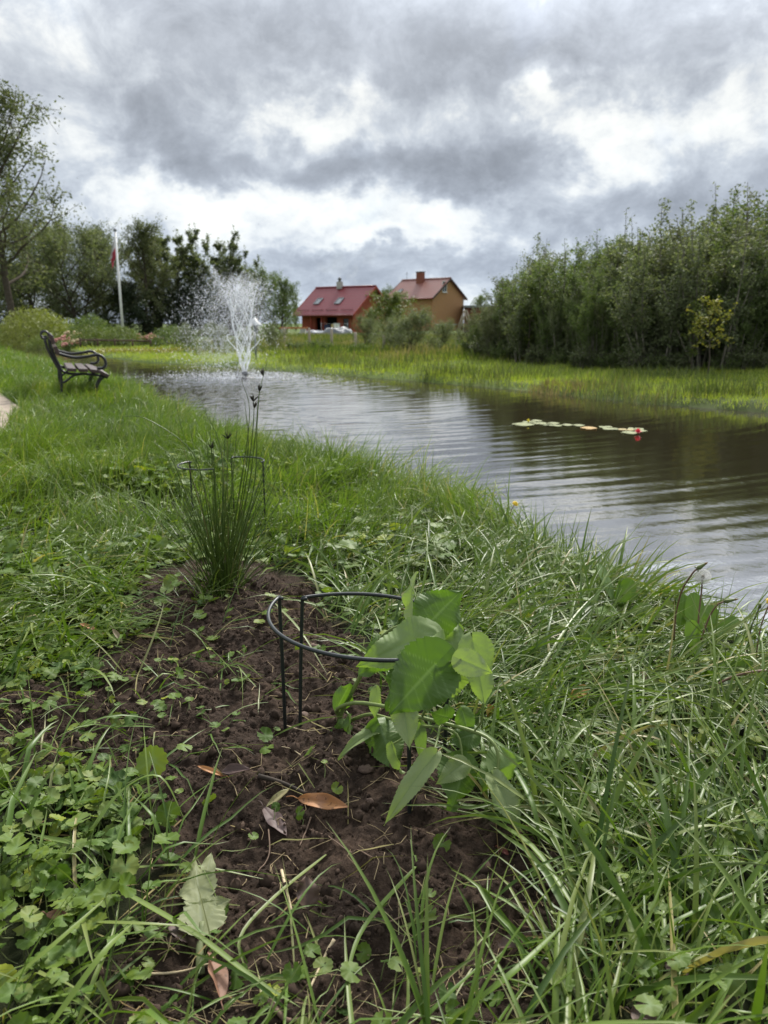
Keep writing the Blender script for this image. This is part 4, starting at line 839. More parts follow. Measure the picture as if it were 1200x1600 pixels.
for px, Y, yt, k, ws, lb in [(-40, 46, 322, 'willow1', 1., 'dense willow at the very left edge below the tallest tree'), (55, 45, 322, 'willow1', 1.05, 'broad dense willow right behind the round garden shrub'), (125, 47, 350, 'willow2', .95, 'willow in the grove just left of the flagpole'),
                             (95, 56, 345, 'grove1', 1., 'tree in the grove standing behind the two broad willows'), (172, 52, 352, 'grove1', 1., 'tree with feathery top directly behind the flag'), (222, 48, 342, 'grove1', .95, 'tallest tree just right of the flagpole'), (150, 50, 352, 'willow1', .9, 'willow between the left willows and the flag'), (205, 47, 440, 'dark1', 1.1, 'low dark tree behind the foot of the flagpole'),
                             (245, 53, 362, 'grove1', .8, 'loose tree behind the first slim trees'), (262, 55, 372, 'poplar1', 1.1, 'first slim tree with sky showing through, right of the flagpole'), (292, 54, 358, 'poplar1', 1.05, 'second slim upright tree from the flagpole'), (322, 55, 362, 'poplar1', 1.05, 'third slim upright tree from the flagpole'), (348, 54, 366, 'poplar1', 1., 'fourth slim upright tree, above the left side of the spray'), (372, 56, 392, 'poplar1', 1.1, 'last and lowest of the slim upright trees, behind the spray'),
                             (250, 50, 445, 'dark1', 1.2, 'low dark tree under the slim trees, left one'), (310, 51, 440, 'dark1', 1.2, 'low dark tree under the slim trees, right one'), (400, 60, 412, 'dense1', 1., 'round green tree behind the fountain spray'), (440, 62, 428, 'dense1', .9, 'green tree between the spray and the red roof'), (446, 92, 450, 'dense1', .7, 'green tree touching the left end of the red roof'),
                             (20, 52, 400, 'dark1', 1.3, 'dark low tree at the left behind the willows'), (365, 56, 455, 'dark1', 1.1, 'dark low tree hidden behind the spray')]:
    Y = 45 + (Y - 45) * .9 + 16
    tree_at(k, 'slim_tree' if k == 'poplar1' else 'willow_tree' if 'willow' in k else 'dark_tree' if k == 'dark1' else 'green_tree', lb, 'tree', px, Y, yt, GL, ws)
tree_at('bush2', 'light_tree', 'light green tree with rounded top between the two houses', 'tree', 615, 42, 455, ws=1.1)
tree_at('bush2', 'light_tree', 'pale green tree overlapping the lower right of the red roofed house', 'tree', 588, 46, 480, ws=1.)
tree_at('dense1', 'green_tree', 'tree peeking out between the red roof and the tan house', 'tree', 604, 118, 447, ws=.8)
tree_at('dense1', 'green_tree', 'small dark tree far behind the outbuilding roof', 'tree', 752, 150, 458, ws=.9)
tree_at('dense1', 'green_tree', 'tree at the left gable corner of the red roofed house', 'tree', 462, 108, 470, ws=.5)
GB_ = 'willow bushes in the meadow before the houses'
for px, Y, yt, k, ws, lb in [(645, 27.5, 478, 'bush1', 1.15, 'big grey-green willow bush in the meadow below the tan house'), (618, 29, 492, 'bush1', 1., 'willow bush against the left side of the biggest meadow bush'), (690, 29, 498, 'bush1', 1.1, 'willow bush right of the biggest meadow bush'), (575, 33, 490, 'bush1', .9, 'brownish thin bush in front of the right end of the orange house'),
                             (745, 27, 520, 'weed1', 1.2, 'low dark bush by the meadow fence post at the thicket edge'), (500, 30, 528, 'weed1', 1.6, 'low leafy bush in front of the long tarpaulin heap'), (425, 31, 505, 'bush1', 1., 'bush right of the fountain jets'), (340, 32, 503, 'bush1', 1.1, 'big rounded bush left of the fountain jets'), (290, 34, 505, 'bush1', 1., 'second bush left of the fountain, at the end of the garden path'), (385, 33, 510, 'bush1', 1., 'bush directly behind the fountain jets'), (462, 30, 530, 'weed1', 1.5, 'low weedy bush below the orange planks'), (560, 28.5, 533, 'weed1', 1.4, 'low weedy bush near the second fence post'),
                             (720, 34, 515, 'bush1', 1., 'bush in front of the dark garage door'), (760, 31, 512, 'bush1', 1., 'bush at the left end of the thicket')]:
    tree_at(k, 'willow_bush' if k == 'bush1' else 'leafy_bush', lb, 'bush', px, Y, yt, GB_, ws)
GT = 'trees and tall shrubs of the dense thicket on the far bank'
TH = ['grey-green willow', 'olive shrub tree', 'green alder tree', 'slender willow', 'broad green shrub tree']
topline = lambda px: float(np.interp(px, [740, 765, 800, 850, 900, 950, 1000, 1018, 1060, 1085, 1120, 1160, 1200, 1260, 1400], [500, 472, 424, 388, 370, 374, 356, 330, 347, 322, 322, 312, 292, 285, 270]))
base_y = lambda px: float(np.interp(px, [740, 800, 900, 1000, 1100, 1200, 1300], [25.5, 22.6, 20.0, 18.6, 17.8, 18., 18.5]))
k = 0; rt_ = np.random.default_rng(77)
for row, (step, back, fr) in enumerate([(27, 0.0, .70), (30, 1.4, .85), (33, 3.0, 1.0), (40, 5.0, .97)]):
    px = 752 + row * 9
    while px < 1480:
        q = px + rt_.normal(0, 5); Y = base_y(q) + back + rt_.uniform(-.3, .5); tl = topline(q); yt = 505 - (505 - tl) * fr * (rt_.uniform(.55, 1.08) if row < 2 else rt_.uniform(.80, 1.04))
        kk_ = int(rt_.integers(0, 5)); wh = ['front row', 'second row', 'third row', 'back row'][row]
        seen = next(t_ for e_, t_ in [(800, 'at its left end'), (870, 'above the left lily pads'), (940, 'above the dry tuft'), (1000, 'above the red lily flower'), (1070, 'left of the yellow sapling'), (1150, 'behind the yellow sapling'), (1225, 'at the right edge'), (9999, 'beyond the right edge')] if q < e_)
        tree_at('thicket%d' % kk_, 'thicket_tree', '%s, %s of the thicket, %s' % (TH[kk_], wh, seen), 'tree', q, Y, yt, GT, rt_.uniform(.75, 1.15) * (1.1 if row else .9))
        px += step * rt_.uniform(.85, 1.15)
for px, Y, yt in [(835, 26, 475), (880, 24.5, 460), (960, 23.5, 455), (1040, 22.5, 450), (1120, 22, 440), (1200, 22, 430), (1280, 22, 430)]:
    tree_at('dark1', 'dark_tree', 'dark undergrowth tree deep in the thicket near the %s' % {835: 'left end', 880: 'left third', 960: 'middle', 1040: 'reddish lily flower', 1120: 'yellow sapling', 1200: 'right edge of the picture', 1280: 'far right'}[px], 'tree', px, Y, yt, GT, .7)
for k_, (px, yt, w_) in enumerate([(765, 525, 'at the left end'), (792, 532, 'by the bare sapling'), (850, 538, 'above the left lily pads'), (880, 545, 'right of the bare trunks'), (925, 540, 'behind the dry tuft'), (962, 546, 'left of the red lily flower'), (1005, 538, 'above the red lily flower'), (1045, 545, 'left of the yellow sapling'), (1065, 552, 'close to the green sapling'), (1140, 548, 'right of the yellow sapling'), (1172, 540, 'near the right edge'), (1205, 545, 'cut by the right edge')]):
    tree_at('under%d' % (k_ % 2), 'leafy_bush', 'low leafy bush under the thicket edge, %s' % w_, 'bush', px, base_y(px) - .35, yt, 'low bushes along the foot of the thicket', 1.25)
tree_at('sapling', 'yellow_sapling', 'small sapling with yellow autumn leaves and two thin stems before the thicket', 'tree', 1115, 16.4, 462, rz=.3)
tree_at('greensap', 'green_sapling', 'slim pale stemmed green sapling just left of the yellow one', 'tree', 1088, 17.2, 470)
tree_at('greensap', 'green_sapling', 'slim sapling with bare trunk at the left end of the thicket', 'tree', 826, 21.4, 440)
# garden shrubs
tree_at('globe', 'round_shrub', 'big round yellow-green weeping shrub behind the bench', 'shrub', 55, 48, 482)
tree_at('mound1', 'round_shrub', 'small pale yellow shrub right below the big round one', 'shrub', 66, 42, 521, ws=.8)
tree_at('mound2', 'round_shrub', 'grey-green round shrub behind the low mounds, left of the flagpole', 'shrub', 139, 46, 491, ws=.85)
tree_at('mound1', 'round_shrub', 'low light green mound shrub left of the flagpole', 'shrub', 142, 41, 509)
tree_at('mound1', 'round_shrub', 'green mound shrub at the foot of the flagpole', 'shrub', 188, 40, 509, ws=.95)
tree_at('mound2', 'round_shrub', 'green mound shrub right of the pink flowers', 'shrub', 268, 39, 508, ws=1.1)
FLP = simple('pink_flower', (.50, .22, .19), .8, var=.25, scale=20); FLC = simple('cream_flower', (.52, .40, .25), .8, var=.25, scale=20); FLY = leafy('yellow_edging', [(0, (.20, .20, .04)), (1., (.27, .26, .07))], transl=.3)
for px, py, Y, m_, lb in [(100, 527, 41, FLP, 'pink flowering hydrangea above the bench backrest'), (116, 521, 42, FLC, 'cream flowering hydrangea right of the bench backrest'), (120, 532, 40, FLC, 'low cream flowering plant beside the garden path'), (108, 536, 39.5, FLP, 'low pinkish flowering plant at the path corner'),
                          (228, 524, 41, FLP, 'pink flowering plant right of the flagpole mound'), (240, 525, 40.5, FLP, 'pale pink flowering plant left of the green mound')]:
    c = P(px, py, Y); gz = G(c[0], c[1]); h = c[2] - gz; root = empty('flower_clump', (c[0], c[1], gz), lb, 'flowers', 'flower clumps in the garden bed'); r = np.random.default_rng(int(px))
    lf = Geo(); d = r.normal(0, .25, (700, 3)) * [1, 1, .6] + [0, 0, h * .5]; d[:, 2] = np.abs(d[:, 2]); leaf_quads(lf, d, .10, r, .2); lf.build('foliage', T_GREEN, root, False)
    f = Geo()
    for q in range(14): f.ball((r.normal(0, .27), r.normal(0, .27), h * r.uniform(.6, 1.1)), r.uniform(.07, .12), 7, 5, (1, 1, .8), wob=.15, rng=r)
    f.build('flower_heads', m_, root)
ge = Geo(); r = np.random.default_rng(8); n = 1800; f = r.random(n); a = U(128, 545, -.1); b_ = U(300, 547, -.1); xy = (a + (b_ - a) * f[:, None])[:, :2] + r.normal(0, .35, (n, 2)) + [0, -.4]
leaf_quads(ge, np.column_stack([xy, ground(xy[:, 0], xy[:, 1]) + r.uniform(.02, .16, n)]), .11, r, 0., .3); tag(ge.build('garden_edging', FLY), kind='stuff')
a = P(125, 531, 39); b_ = P(235, 533, 38); fr = empty('rail_fence', (a[0], a[1], 0), 'low brown wooden rail beside the garden path below the flagpole', 'fence'); WOODB = simple('brown_rail', (.10, .065, .045), .8)
ge = Geo(); ge.tube([np.zeros(3) + [0, 0, a[2]], b_ - [a[0], a[1], 0]], .045, 6); ge.build('rail', WOODB, fr)
for q in np.linspace(0, 1, 5): p_ = a + (b_ - a) * q; ge = Geo(); ge.tube([(p_[0] - a[0], p_[1] - a[1], -.2), (p_[0] - a[0], p_[1] - a[1], p_[2] + .08)], .05, 6); ge.build('post', WOODB, fr)
ST_M = simple('pale_stone', (.36, .35, .33), .9, var=.3)
for k, (px, py, s_) in enumerate([(3, 523, .22), (13, 524, .26), (21, 524, .18)]):
    c = P(px, py, 44); ge = Geo(); ge.ball((0, 0, .06), s_, 8, 6, (1.2, 1, .7), wob=.15, rng=r); tag(ge.build('rock', ST_M, loc=(c[0], c[1], G(c[0], c[1]))), ['pale garden rock at the left edge of the picture', 'middle and largest of the pale garden rocks at the left', 'small pale garden rock nearest the big round shrub'][k], 'rock', 'pale rocks at the edge of the garden')
# flagpole and flag
c = P(193, 528, 42); gz = G(c[0], c[1]); tp = P(193, 362, 42)[2] - gz; fp = empty('flagpole', (c[0], c[1], gz), 'tall white flagpole standing among the garden mounds', 'flagpole')
ge = Geo(); ge.tube([(0, 0, -.1), (0, 0, tp)], [.075, .05], 12); ge.build('pole', WHITE, fp); ge = Geo(); ge.ball((0, 0, tp + .08), .09, 8, 6); ge.build('finial', GREYM, fp)
ge = Geo(); ge.tube([(0, 0, -.02), (0, 0, .12)], .22, 12); ge.build('base', CONC, fp)
m, t, o = material('flag_cloth'); b = t.new('ShaderNodeBsdfPrincipled'); t.link(b.outputs[0], o.inputs[0]); at = t.new('ShaderNodeAttribute', attribute_name='pa')
t.link(t.mix(t.math('GREATER_THAN', at.outputs['Fac'], .5), (.62, .60, .60), (.42, .06, .09)), b.inputs['Base Color']); b.inputs['Roughness'].default_value = .85
n1, n2 = 18, 22; u, v = np.meshgrid(np.linspace(0, 1, n1), np.linspace(0, 1, n2), indexing='ij')
fall = u * .16 * (.55 + .5 * v) ; xx = -(.07 + fall * 1.7) - .05 * np.sin(v * 5) * u; yy = .06 * np.sin(u * 17 + v * 2) * (.4 + u); zz = -v * .95 - u * .62 - .05 * np.sin(u * 9)
idx = np.arange(n1 * n2).reshape(n1, n2); q = np.stack([idx[:-1, :-1], idx[1:, :-1], idx[1:, 1:], idx[:-1, 1:]], -1).reshape(-1, 4); ge = Geo()
for o_ in (0, .015): ge.add(np.stack([xx, yy + o_, zz], -1).reshape(-1, 3), q if o_ else q[:, ::-1], pa=v.ravel())
tag(ge.build('flag', m, loc=(c[0], c[1], gz + tp - .25)), 'white over red flag hanging limp from the white flagpole', 'flag')
# conical garden lamp behind the fountain
c = P(398, 508, 25.5); gz = G(c[0], c[1]); hh = c[2] - gz; gl = empty('garden_lamp', (c[0], c[1], gz), 'pale conical garden lamp on the far bank right behind the fountain jets', 'lamp')
ge = Geo(); ge.tube([(0, 0, -.1), (0, 0, hh)], .03, 8); ge.build('post', GREYM, gl)
ge = Geo(); ge.tube([(0, 0, hh - .02), (0, 0, hh + .02), (0, 0, hh + .10), (0, 0, hh + .24)], [.25, .23, .13, .03], 14); ge.build('lamp_shade', simple('lamp_shade_grey', (.38, .39, .39), .5), gl)
# ------------------------------------------------------------------ fountain
ft = empty('fountain', FOUNT, 'floating fountain with braided white jets and a cloud of spray on the pond', 'fountain'); FOAM = simple('foaming_water', (.86, .88, .90), .35, .5, var=.04)
r = np.random.default_rng(4)
ge = Geo(); ge.tube([(0, 0, -.3), (0, 0, .05), (0, 0, .06), (0, 0, .14), (0, 0, .16)], [.03, .03, .075, .075, .05], 12); ge.build('nozzle', GREYM, ft)
ge = Geo(); ge.tube([(0, 0, -.04), (0, 0, .012)], [.26, .24], 20); ge.build('float', simple('dark_float', (.03, .03, .035), .5), ft)
def jet(path, r0, r1):
    n = len(path); p = path + r.normal(0, .006, path.shape) * np.linspace(.2, 1.6, n)[:, None]; ge = Geo(); ge.tube(p, np.linspace(r0, r1, n) * r.uniform(.55, 1.35, n), 6); ge.build('water_jet', FOAM, ft)
for s in (-1, 1):
    for k in range(5):
        a0 = k * 2 * math.pi / 5 + .3 * s; tt = np.linspace(0, 1, 46); zz = .14 + 1.72 * tt ** .95
        rad = .035 + .105 * np.sin(np.clip(tt / .22, 0, 1) * math.pi / 2) + .17 * np.clip((tt - .22) / .78, 0, 1) ** 1.2
        aa = a0 + s * (3.9 * tt + .5 * np.sin(tt * 3)); jet(np.stack([rad * np.cos(aa) - .05 * tt ** 2, rad * np.sin(aa), zz], -1),   .013, .007)
for s in (-1, 1):
    jet(spline([(s * .08, 0, .52), (s * .22, .02, .72), (s * .36, .03, .86), (s * .39, .03, .99), (s * .33, .03, 1.04)], 20), .010, .007)
    jet(spline([(s * .20, .03, 1.5), (s * .27, .05, 1.8), (s * .30, .06, 2.0)], 14), .012, .006)
OCT = np.array([[1, 0, 0], [-1, 0, 0], [0, 1, 0], [0, -1, 0], [0, 0, 1], [0, 0, -1.]]); OT = np.array([[0, 2, 4], [2, 1, 4], [1, 3, 4], [3, 0, 4], [2, 0, 5], [1, 2, 5], [3, 1, 5], [0, 3, 5]])
def drops(ge, Pt, sz): N = len(Pt); ge.add((OCT[None] * sz[:, None, None] * r.uniform(.7, 1.4, (N, 1, 3)) + Pt[:, None]).reshape(-1, 3), T=(OT[None] + (np.arange(N) * 6)[:, None, None]).reshape(-1, 3))
ge = Geo(); PTS = []
n = 11000; v0 = r.uniform(.75, 1.0, n); a = r.uniform(0, 6.28, n); tt = r.uniform(.0, 1.15, n)      # ballistic droplets, drifting left on the wind
spread = np.abs(r.normal(.62, .32, n)); x_ = spread * np.cos(a) * (.28 + tt) - .42 * tt ** 2; y_ = spread * np.sin(a) * (.28 + tt); z_ = 1.55 + 3.1 * v0 * tt - 3.1 * tt ** 2 + r.normal(0, .12, n)
k = z_ > .0; PTS.append(np.stack([x_, y_, z_], -1)[k])
n = 8500; PTS.append(np.stack([r.normal(-.55, .5, n), r.normal(0, .5, n), np.abs(r.normal(1.0, .75, n))], -1))
n = 2600; PTS.append(np.stack([r.normal(.1, .22, n), r.normal(0, .22, n), r.uniform(.9, 2.5, n)], -1))
n = 900; th_ = np.linspace(0, 1, n); PTS.append(np.stack([-.28 - .42 * th_ + r.normal(0, .05, n), r.normal(0, .06, n), 1.75 + .85 * th_ + r.normal(0, .06, n)], -1))
n = 2600; a = r.uniform(0, 6.28, n); q_r = np.abs(r.normal(1.1, .55, n)); PTS.append(np.stack([q_r * np.cos(a) * 1.3 - .3, q_r * np.sin(a), .01 + np.abs(r.normal(0, .05, n))], -1))
PTS = np.concatenate(PTS); drops(ge, PTS, .0026 + .0085 * r.random(len(PTS)) ** 2.4)
DROP, t, o = material('water_droplet'); b = t.new('ShaderNodeBsdfPrincipled'); b.inputs['Base Color'].default_value = (.85, .88, .92, 1); b.inputs['Roughness'].default_value = .2; tr = t.new('ShaderNodeBsdfTransparent')
mx = t.new('ShaderNodeMixShader'); mx.inputs[0].default_value = .38; t.link(b.outputs[0], mx.inputs[1]); t.link(tr.outputs[0], mx.inputs[2]); t.link(mx.outputs[0], o.inputs[0])
tag(ge.build('droplets', DROP, ft, smooth=True), kind='stuff')
# ------------------------------------------------------------------ bench
IRON = simple('black_cast_iron', (.012, .012, .013), .45, .5, var=.2); SLAT = simple('dark_stained_wood', (.055, .035, .030), .55, .4, var=.3, scale=8)
bp = UG(97, 624); bl = np.array([-.40, .917, 0]); bl /= np.linalg.norm(bl); bf = np.array([bl[1], -bl[0], 0.]); BZ = np.array([0, 0, 1.])
bench = empty('park_bench', bp, 'black iron park bench with dark wooden slats facing the pond', 'bench')
def B2(u, z, l): return bf * u + BZ * z + bl * l
def strip(ge, pts, l, r_, n=18): ge.tube(spline([B2(u, z, l) for u, z in pts], n), r_, 8)
for l in (.06, 1.44):
    ge = Geo()
    strip(ge, [(-.13, .74), (-.10, .60), (-.035, .44), (.015, .33), (.012, .18), (0, -.03)], l, .017)
    strip(ge, [(-.075, .72), (-.06, .60), (0, .44), (.03, .36), (.085, .325), (.16, .31), (.32, .305), (.50, .275), (.57, .25)], l, .017, 26)
    strip(ge, [(.53, .262), (.47, .215), (.425, .11), (.395, -.03)], l, .015); strip(ge, [(.485, .27), (.44, .20), (.395, .10), (.37, -.02)], l, .011)
    strip(ge, [(.008, .20), (.06, .215), (.16, .285), (.27, .305)], l, .013); strip(ge, [(.42, .12), (.40, .11)], l, .012, 4)
    for z in (.63, .52): strip(ge, [(-.115 + (.74 - z) * .3, z), (-.07 + (.74 - z) * .25, z - .02)], l, .010, 4)
    th = np.linspace(-.6, 5.6, 26); strip(ge, [(-.125 + .052 * math.cos(q) * (1 - .055 * q), .785 + .052 * math.sin(q) * (1 - .055 * q)) for q in th], l, .013, 40)
    strip(ge, [(-.09, .80), (-.05, .79), (-.03, .76)], l, .012, 8)
    fo = ge.build('end_frame', IRON, bench)
    ge = Geo(); ge.tube(spline([B2(u, z, l) for u, z in [(-.03, .585), (.066, .545), (.205, .512), (.353, .525), (.476, .542), (.545, .495), (.56, .42), (.52, .375), (.45, .372)]], 34), .019, 8); ge.build('armrest', IRON, bench)
def slat(u, z, w_, th, tilt, nm):
    ge = Geo(); c = B2(u, z, .75); d = bf * math.cos(tilt) + BZ * math.sin(tilt); Rm = np.stack([bl, d, np.cross(bl, d)], 1); bx = Geo(); bx.box((0, 0, 0), (1.5, w_, th)); bm = bmesh.new()
    vs = [bm.verts.new(v) for v in (np.concatenate(bx.V) @ Rm.T + c)]
    for q in np.concatenate(bx.Q): bm.faces.new([vs[i] for i in q])
    bmesh.ops.recalc_face_normals(bm, faces=bm.faces); bmesh.ops.bevel(bm, geom=bm.edges[:], offset=.006, segments=2, profile=.6, affect='EDGES'); me = bpy.data.meshes.new(nm); bm.to_mesh(me); bm.free(); me.materials.append(SLAT)
    o = bpy.data.objects.new(nm, me); COL.objects.link(o); o.parent = bench
for u, z, tl in ((.145, .362, -.10), (.285, .352, -.05), (.42, .338, -.16), (.535, .295, -.5)): slat(u, z, .105, .042, tl, 'seat_slat')
for u, z, tl in ((-.045, .735, 1.9), (-.005, .60, 1.86)): slat(u, z, .105, .045, tl, 'back_slat')

# ------------------------------------------------------------------ half-ring plant supports
SUPM = simple('dark_green_coated_wire', (.012, .016, .016), .38, .5, var=.2)
def support(label, a, b, ht, sag, lean=(0, 0), r_=.0042):
    """a, b: feet on the ground; the arc bulges to the left of a->b by sag"""
    a = np.array(a, float); b = np.array(b, float); root = empty('plant_support', a, label, 'plant support', 'half-ring plant supports in the bed'); d = b - a; d[2] = 0; c = np.linalg.norm(d); d /= c; nrm = np.array([-d[1], d[0], 0.])
    rad = (c * c / 4 + sag * sag) / (2 * sag); ha = math.asin(min(1, c / 2 / rad)); ths = np.linspace(-ha, ha, 40)
    top = ht; pts = [np.array([0, 0, -.04]), np.array([lean[0] * .5, lean[1] * .5, top * .5]), np.array([lean[0], lean[1], top - .012])]
    arc = [d * (c / 2 + rad * math.sin(q)) + nrm * (rad * math.cos(q) - (rad - sag)) + np.array([lean[0], lean[1], top]) for q in ths]
    e = b - a; ge = Geo(); ge.tube(np.vstack([arc]), r_, 10); ge.build('ring_arc', SUPM, root)
    ge = Geo(); ge.tube(spline([(0, 0, -.04), (lean[0] * .5, lean[1] * .5, top * .5), (lean[0], lean[1], top - .015), (lean[0] + d[0] * .003, lean[1] + d[1] * .003, top - .004), (lean[0] + d[0] * .012, lean[1] + d[1] * .012, top)], 30), r_, 10); ge.build('leg', SUPM, root)
    ge = Geo(); ge.tube(spline([(e[0], e[1], e[2] - .04), (e[0] + lean[0] * .5, e[1] + lean[1] * .5, top * .5), (e[0] + lean[0], e[1] + lean[1], top - .015), (e[0] + lean[0] - d[0] * .003, e[1] + lean[1] - d[1] * .003, top - .004), (e[0] + lean[0] - d[0] * .012, e[1] + lean[1] - d[1] * .012, top)], 30), r_, 10); ge.build('leg', SUPM, root)
support('black half-ring wire support reaching from the soil to the back of the big leaves', UG(468, 1136), UG(693, 1196), .315, .085, (.012, .02))
support('black half-ring wire support curving in front, nearest to the camera', UG(640, 1282), UG(446, 1140), .315, .12, (-.005, .01))
a = P(303, 780, 3.38); b_ = P(342, 795, 3.25); zz = lambda p: np.array([p[0], p[1], G(p[0], p[1])])
support('distant half-ring wire support half hidden behind the left side of the rush', zz(P(340, 830, 3.22)), zz(P(303, 830, 3.40)), .33, .10, (0, 0), .0036)
support('distant half-ring wire support behind the right side of the rush', zz(P(367, 830, 3.50)), zz(P(415, 830, 3.38)), .335, .06, (0, 0), .0036)

# ------------------------------------------------------------------ the big-leaved plant
BIG = leafy('big_leaf', [(0, (.062, .130, .030)), (.5, (.10, .19, .045)), (.8, (.165, .265, .095)), (1., (.25, .35, .165))], rough=.52, spec=.35, transl=.34, tcol=(1.25, 1.5, .35), vein=(.20, .28, .13), back=(1.35, 1.25, 1.5), warm=(1.12, .96, .95))
STEM = simple('green_stem', (.16, .21, .06), .5, .4, var=.2)
def broad_leaf(Bp, Tp, width, nhint, rnd=.5, fold=.25, curl=.15, droop=.0, heart=.22, serr=.05, wave=.05, seed=0, nu=86, nv=25, bend2=0., tw=0., lobes=0., pw=(.46, 1.2)):
    """a heart-shaped toothed leaf from its stalk end Bp to its tip Tp"""
    r = np.random.default_rng(seed); Bp = np.asarray(Bp, float); Tp = np.asarray(Tp, float); d = Tp - Bp; L = np.linalg.norm(d); d /= L; n = np.asarray(nhint, float); n = n - d * n.dot(d); n /= np.linalg.norm(n); e = np.cross(n, d)
    u = np.linspace(0, 1, nu)[:, None]; v = np.linspace(-1, 1, nv)[None]
    f = np.clip(u, 0, 1) ** pw[0] * np.clip(1 - u, 0, 1) ** pw[1]; f = f / f.max()
    f = f * (1 + serr * (((u * 17 + .25) % 1.0) - .5) * 2 + lobes * np.sin(u * 13))
    y = f * v * width / 2; x = u * L - heart * width * (1 - u) ** 3 * np.abs(v) ** 1.3 + 0 * v
    vein = np.exp(-(v / .03) ** 2) * (1 - .5 * u)
    for s in (-1, 1):
        for k, u0 in enumerate((0.0, .14, .30, .46, .62)): vein = np.maximum(vein, (np.exp(-((u - u0 - np.abs(v) * (.42 - .05 * k) + .10 * v * v) / .008) ** 2) * (.75 - .1 * k)) * (v * s > 0))
    z = fold * np.abs(y) - curl * L * (u ** 2) - bend2 * (np.abs(y) ** 2) / width + wave * width * (np.sin(u * 9 + seed) * v * np.abs(v) + .6 * np.sin(u * 15 + seed * 2 + v * 2) * v * v) - .012 * width * vein + .02 * width * fbm(u * 5 + seed + 0 * v, v * 3 + 0 * u, 2, seed)
    z = z - z[0, nv // 2]; tipz = z[-1, nv // 2]; z = z - u * tipz        # keep the tip where it was asked for
    cw, sw = np.cos(tw * u), np.sin(tw * u); y2 = y * cw - z * sw; z2 = y * sw + z * cw
    V = Bp + x[..., None] * d + y2[..., None] * e + z2[..., None] * n; idx = np.arange(nu * nv).reshape(nu, nv)
    return V.reshape(-1, 3), np.stack([idx[:-1, :-1], idx[1:, :-1], idx[1:, 1:], idx[:-1, 1:]], -1).reshape(-1, 4), np.clip(vein * .62, 0, 1).ravel()
def leaf_obj(name, parent, m, *a, **k):
    V, Q, pv = broad_leaf(*a, **k); g_ = Geo(); g_.add(V, Q, rnd=k.get('rnd', .5), pa=pv); return g_.build(name, m, parent)
base = UG(523, 1142); pl = empty('leafy_plant', (0, 0, 0), 'wilting plant with large heart-shaped green leaves flopping through the black wire support', 'plant')
pl.location = base; OFF = -base
def q_(px, py, Y): return P(px, py, Y) + OFF
def stem(pts, r0, r1, nm='stem'): g_ = Geo(); n = 26; g_.tube(spline([q_(*p) for p in pts], n), np.linspace(r0, r1, n), 8); return g_.build(nm, STEM, pl)
stem([(523, 1145, 1.665), (537, 1105, 1.65), (561, 1061, 1.62), (585, 1010, 1.58), (610, 985, 1.54), (632, 978, 1.51), (660, 985, 1.47)], .0062, .003)
stem([(530, 1118, 1.655), (528, 1107, 1.64), (557, 1098, 1.59), (612, 1106, 1.50), (650, 1119, 1.42), (741, 1143, 1.36), (772, 1163, 1.33), (779, 1190, 1.315), (775, 1212, 1.305)], .0052, .0028)
stem([(540, 1130, 1.66), (557, 1122, 1.62), (580, 1116, 1.58), (613, 1124, 1.51), (659, 1134, 1.42), (690, 1137, 1.38), (716, 1150, 1.36), (724, 1194, 1.335)], .0045, .002)
for pts in [[(755, 1098, 1.33), (752, 1127, 1.34), (741, 1143, 1.36)], [(688, 1134, 1.38), (681, 1164, 1.31), (676, 1180, 1.285)], [(660, 1119, 1.41), (690, 1060, 1.35), (681, 1036, 1.31)], [(681, 1036, 1.31), (700, 1034, 1.31), (721, 1030, 1.30)], [(690, 1060, 1.35), (686, 1030, 1.37), (680, 1005, 1.39), (676, 993, 1.40)],
            [(675, 968, 1.48), (668, 985, 1.47), (660, 985, 1.47)], [(620, 1128, 1.49), (630, 1150, 1.45), (613, 1163, 1.44)], [(528, 1107, 1.64), (524, 1112, 1.64), (529, 1122, 1.65)], [(541, 1112, 1.65), (548, 1121, 1.63)], [(779, 1190, 1.315), (778, 1200, 1.31), (772, 1200, 1.31)], [(710, 1037, 1.34), (700, 1036, 1.31)], [(650, 1119, 1.42), (641, 1108, 1.36), (632, 1098, 1.31)]]:
    stem(pts, .0026, .0018, 'leaf_stalk')
CAMV = np.array([0, -.93, .37])
def nh(x, y, z): return (x, y, z)
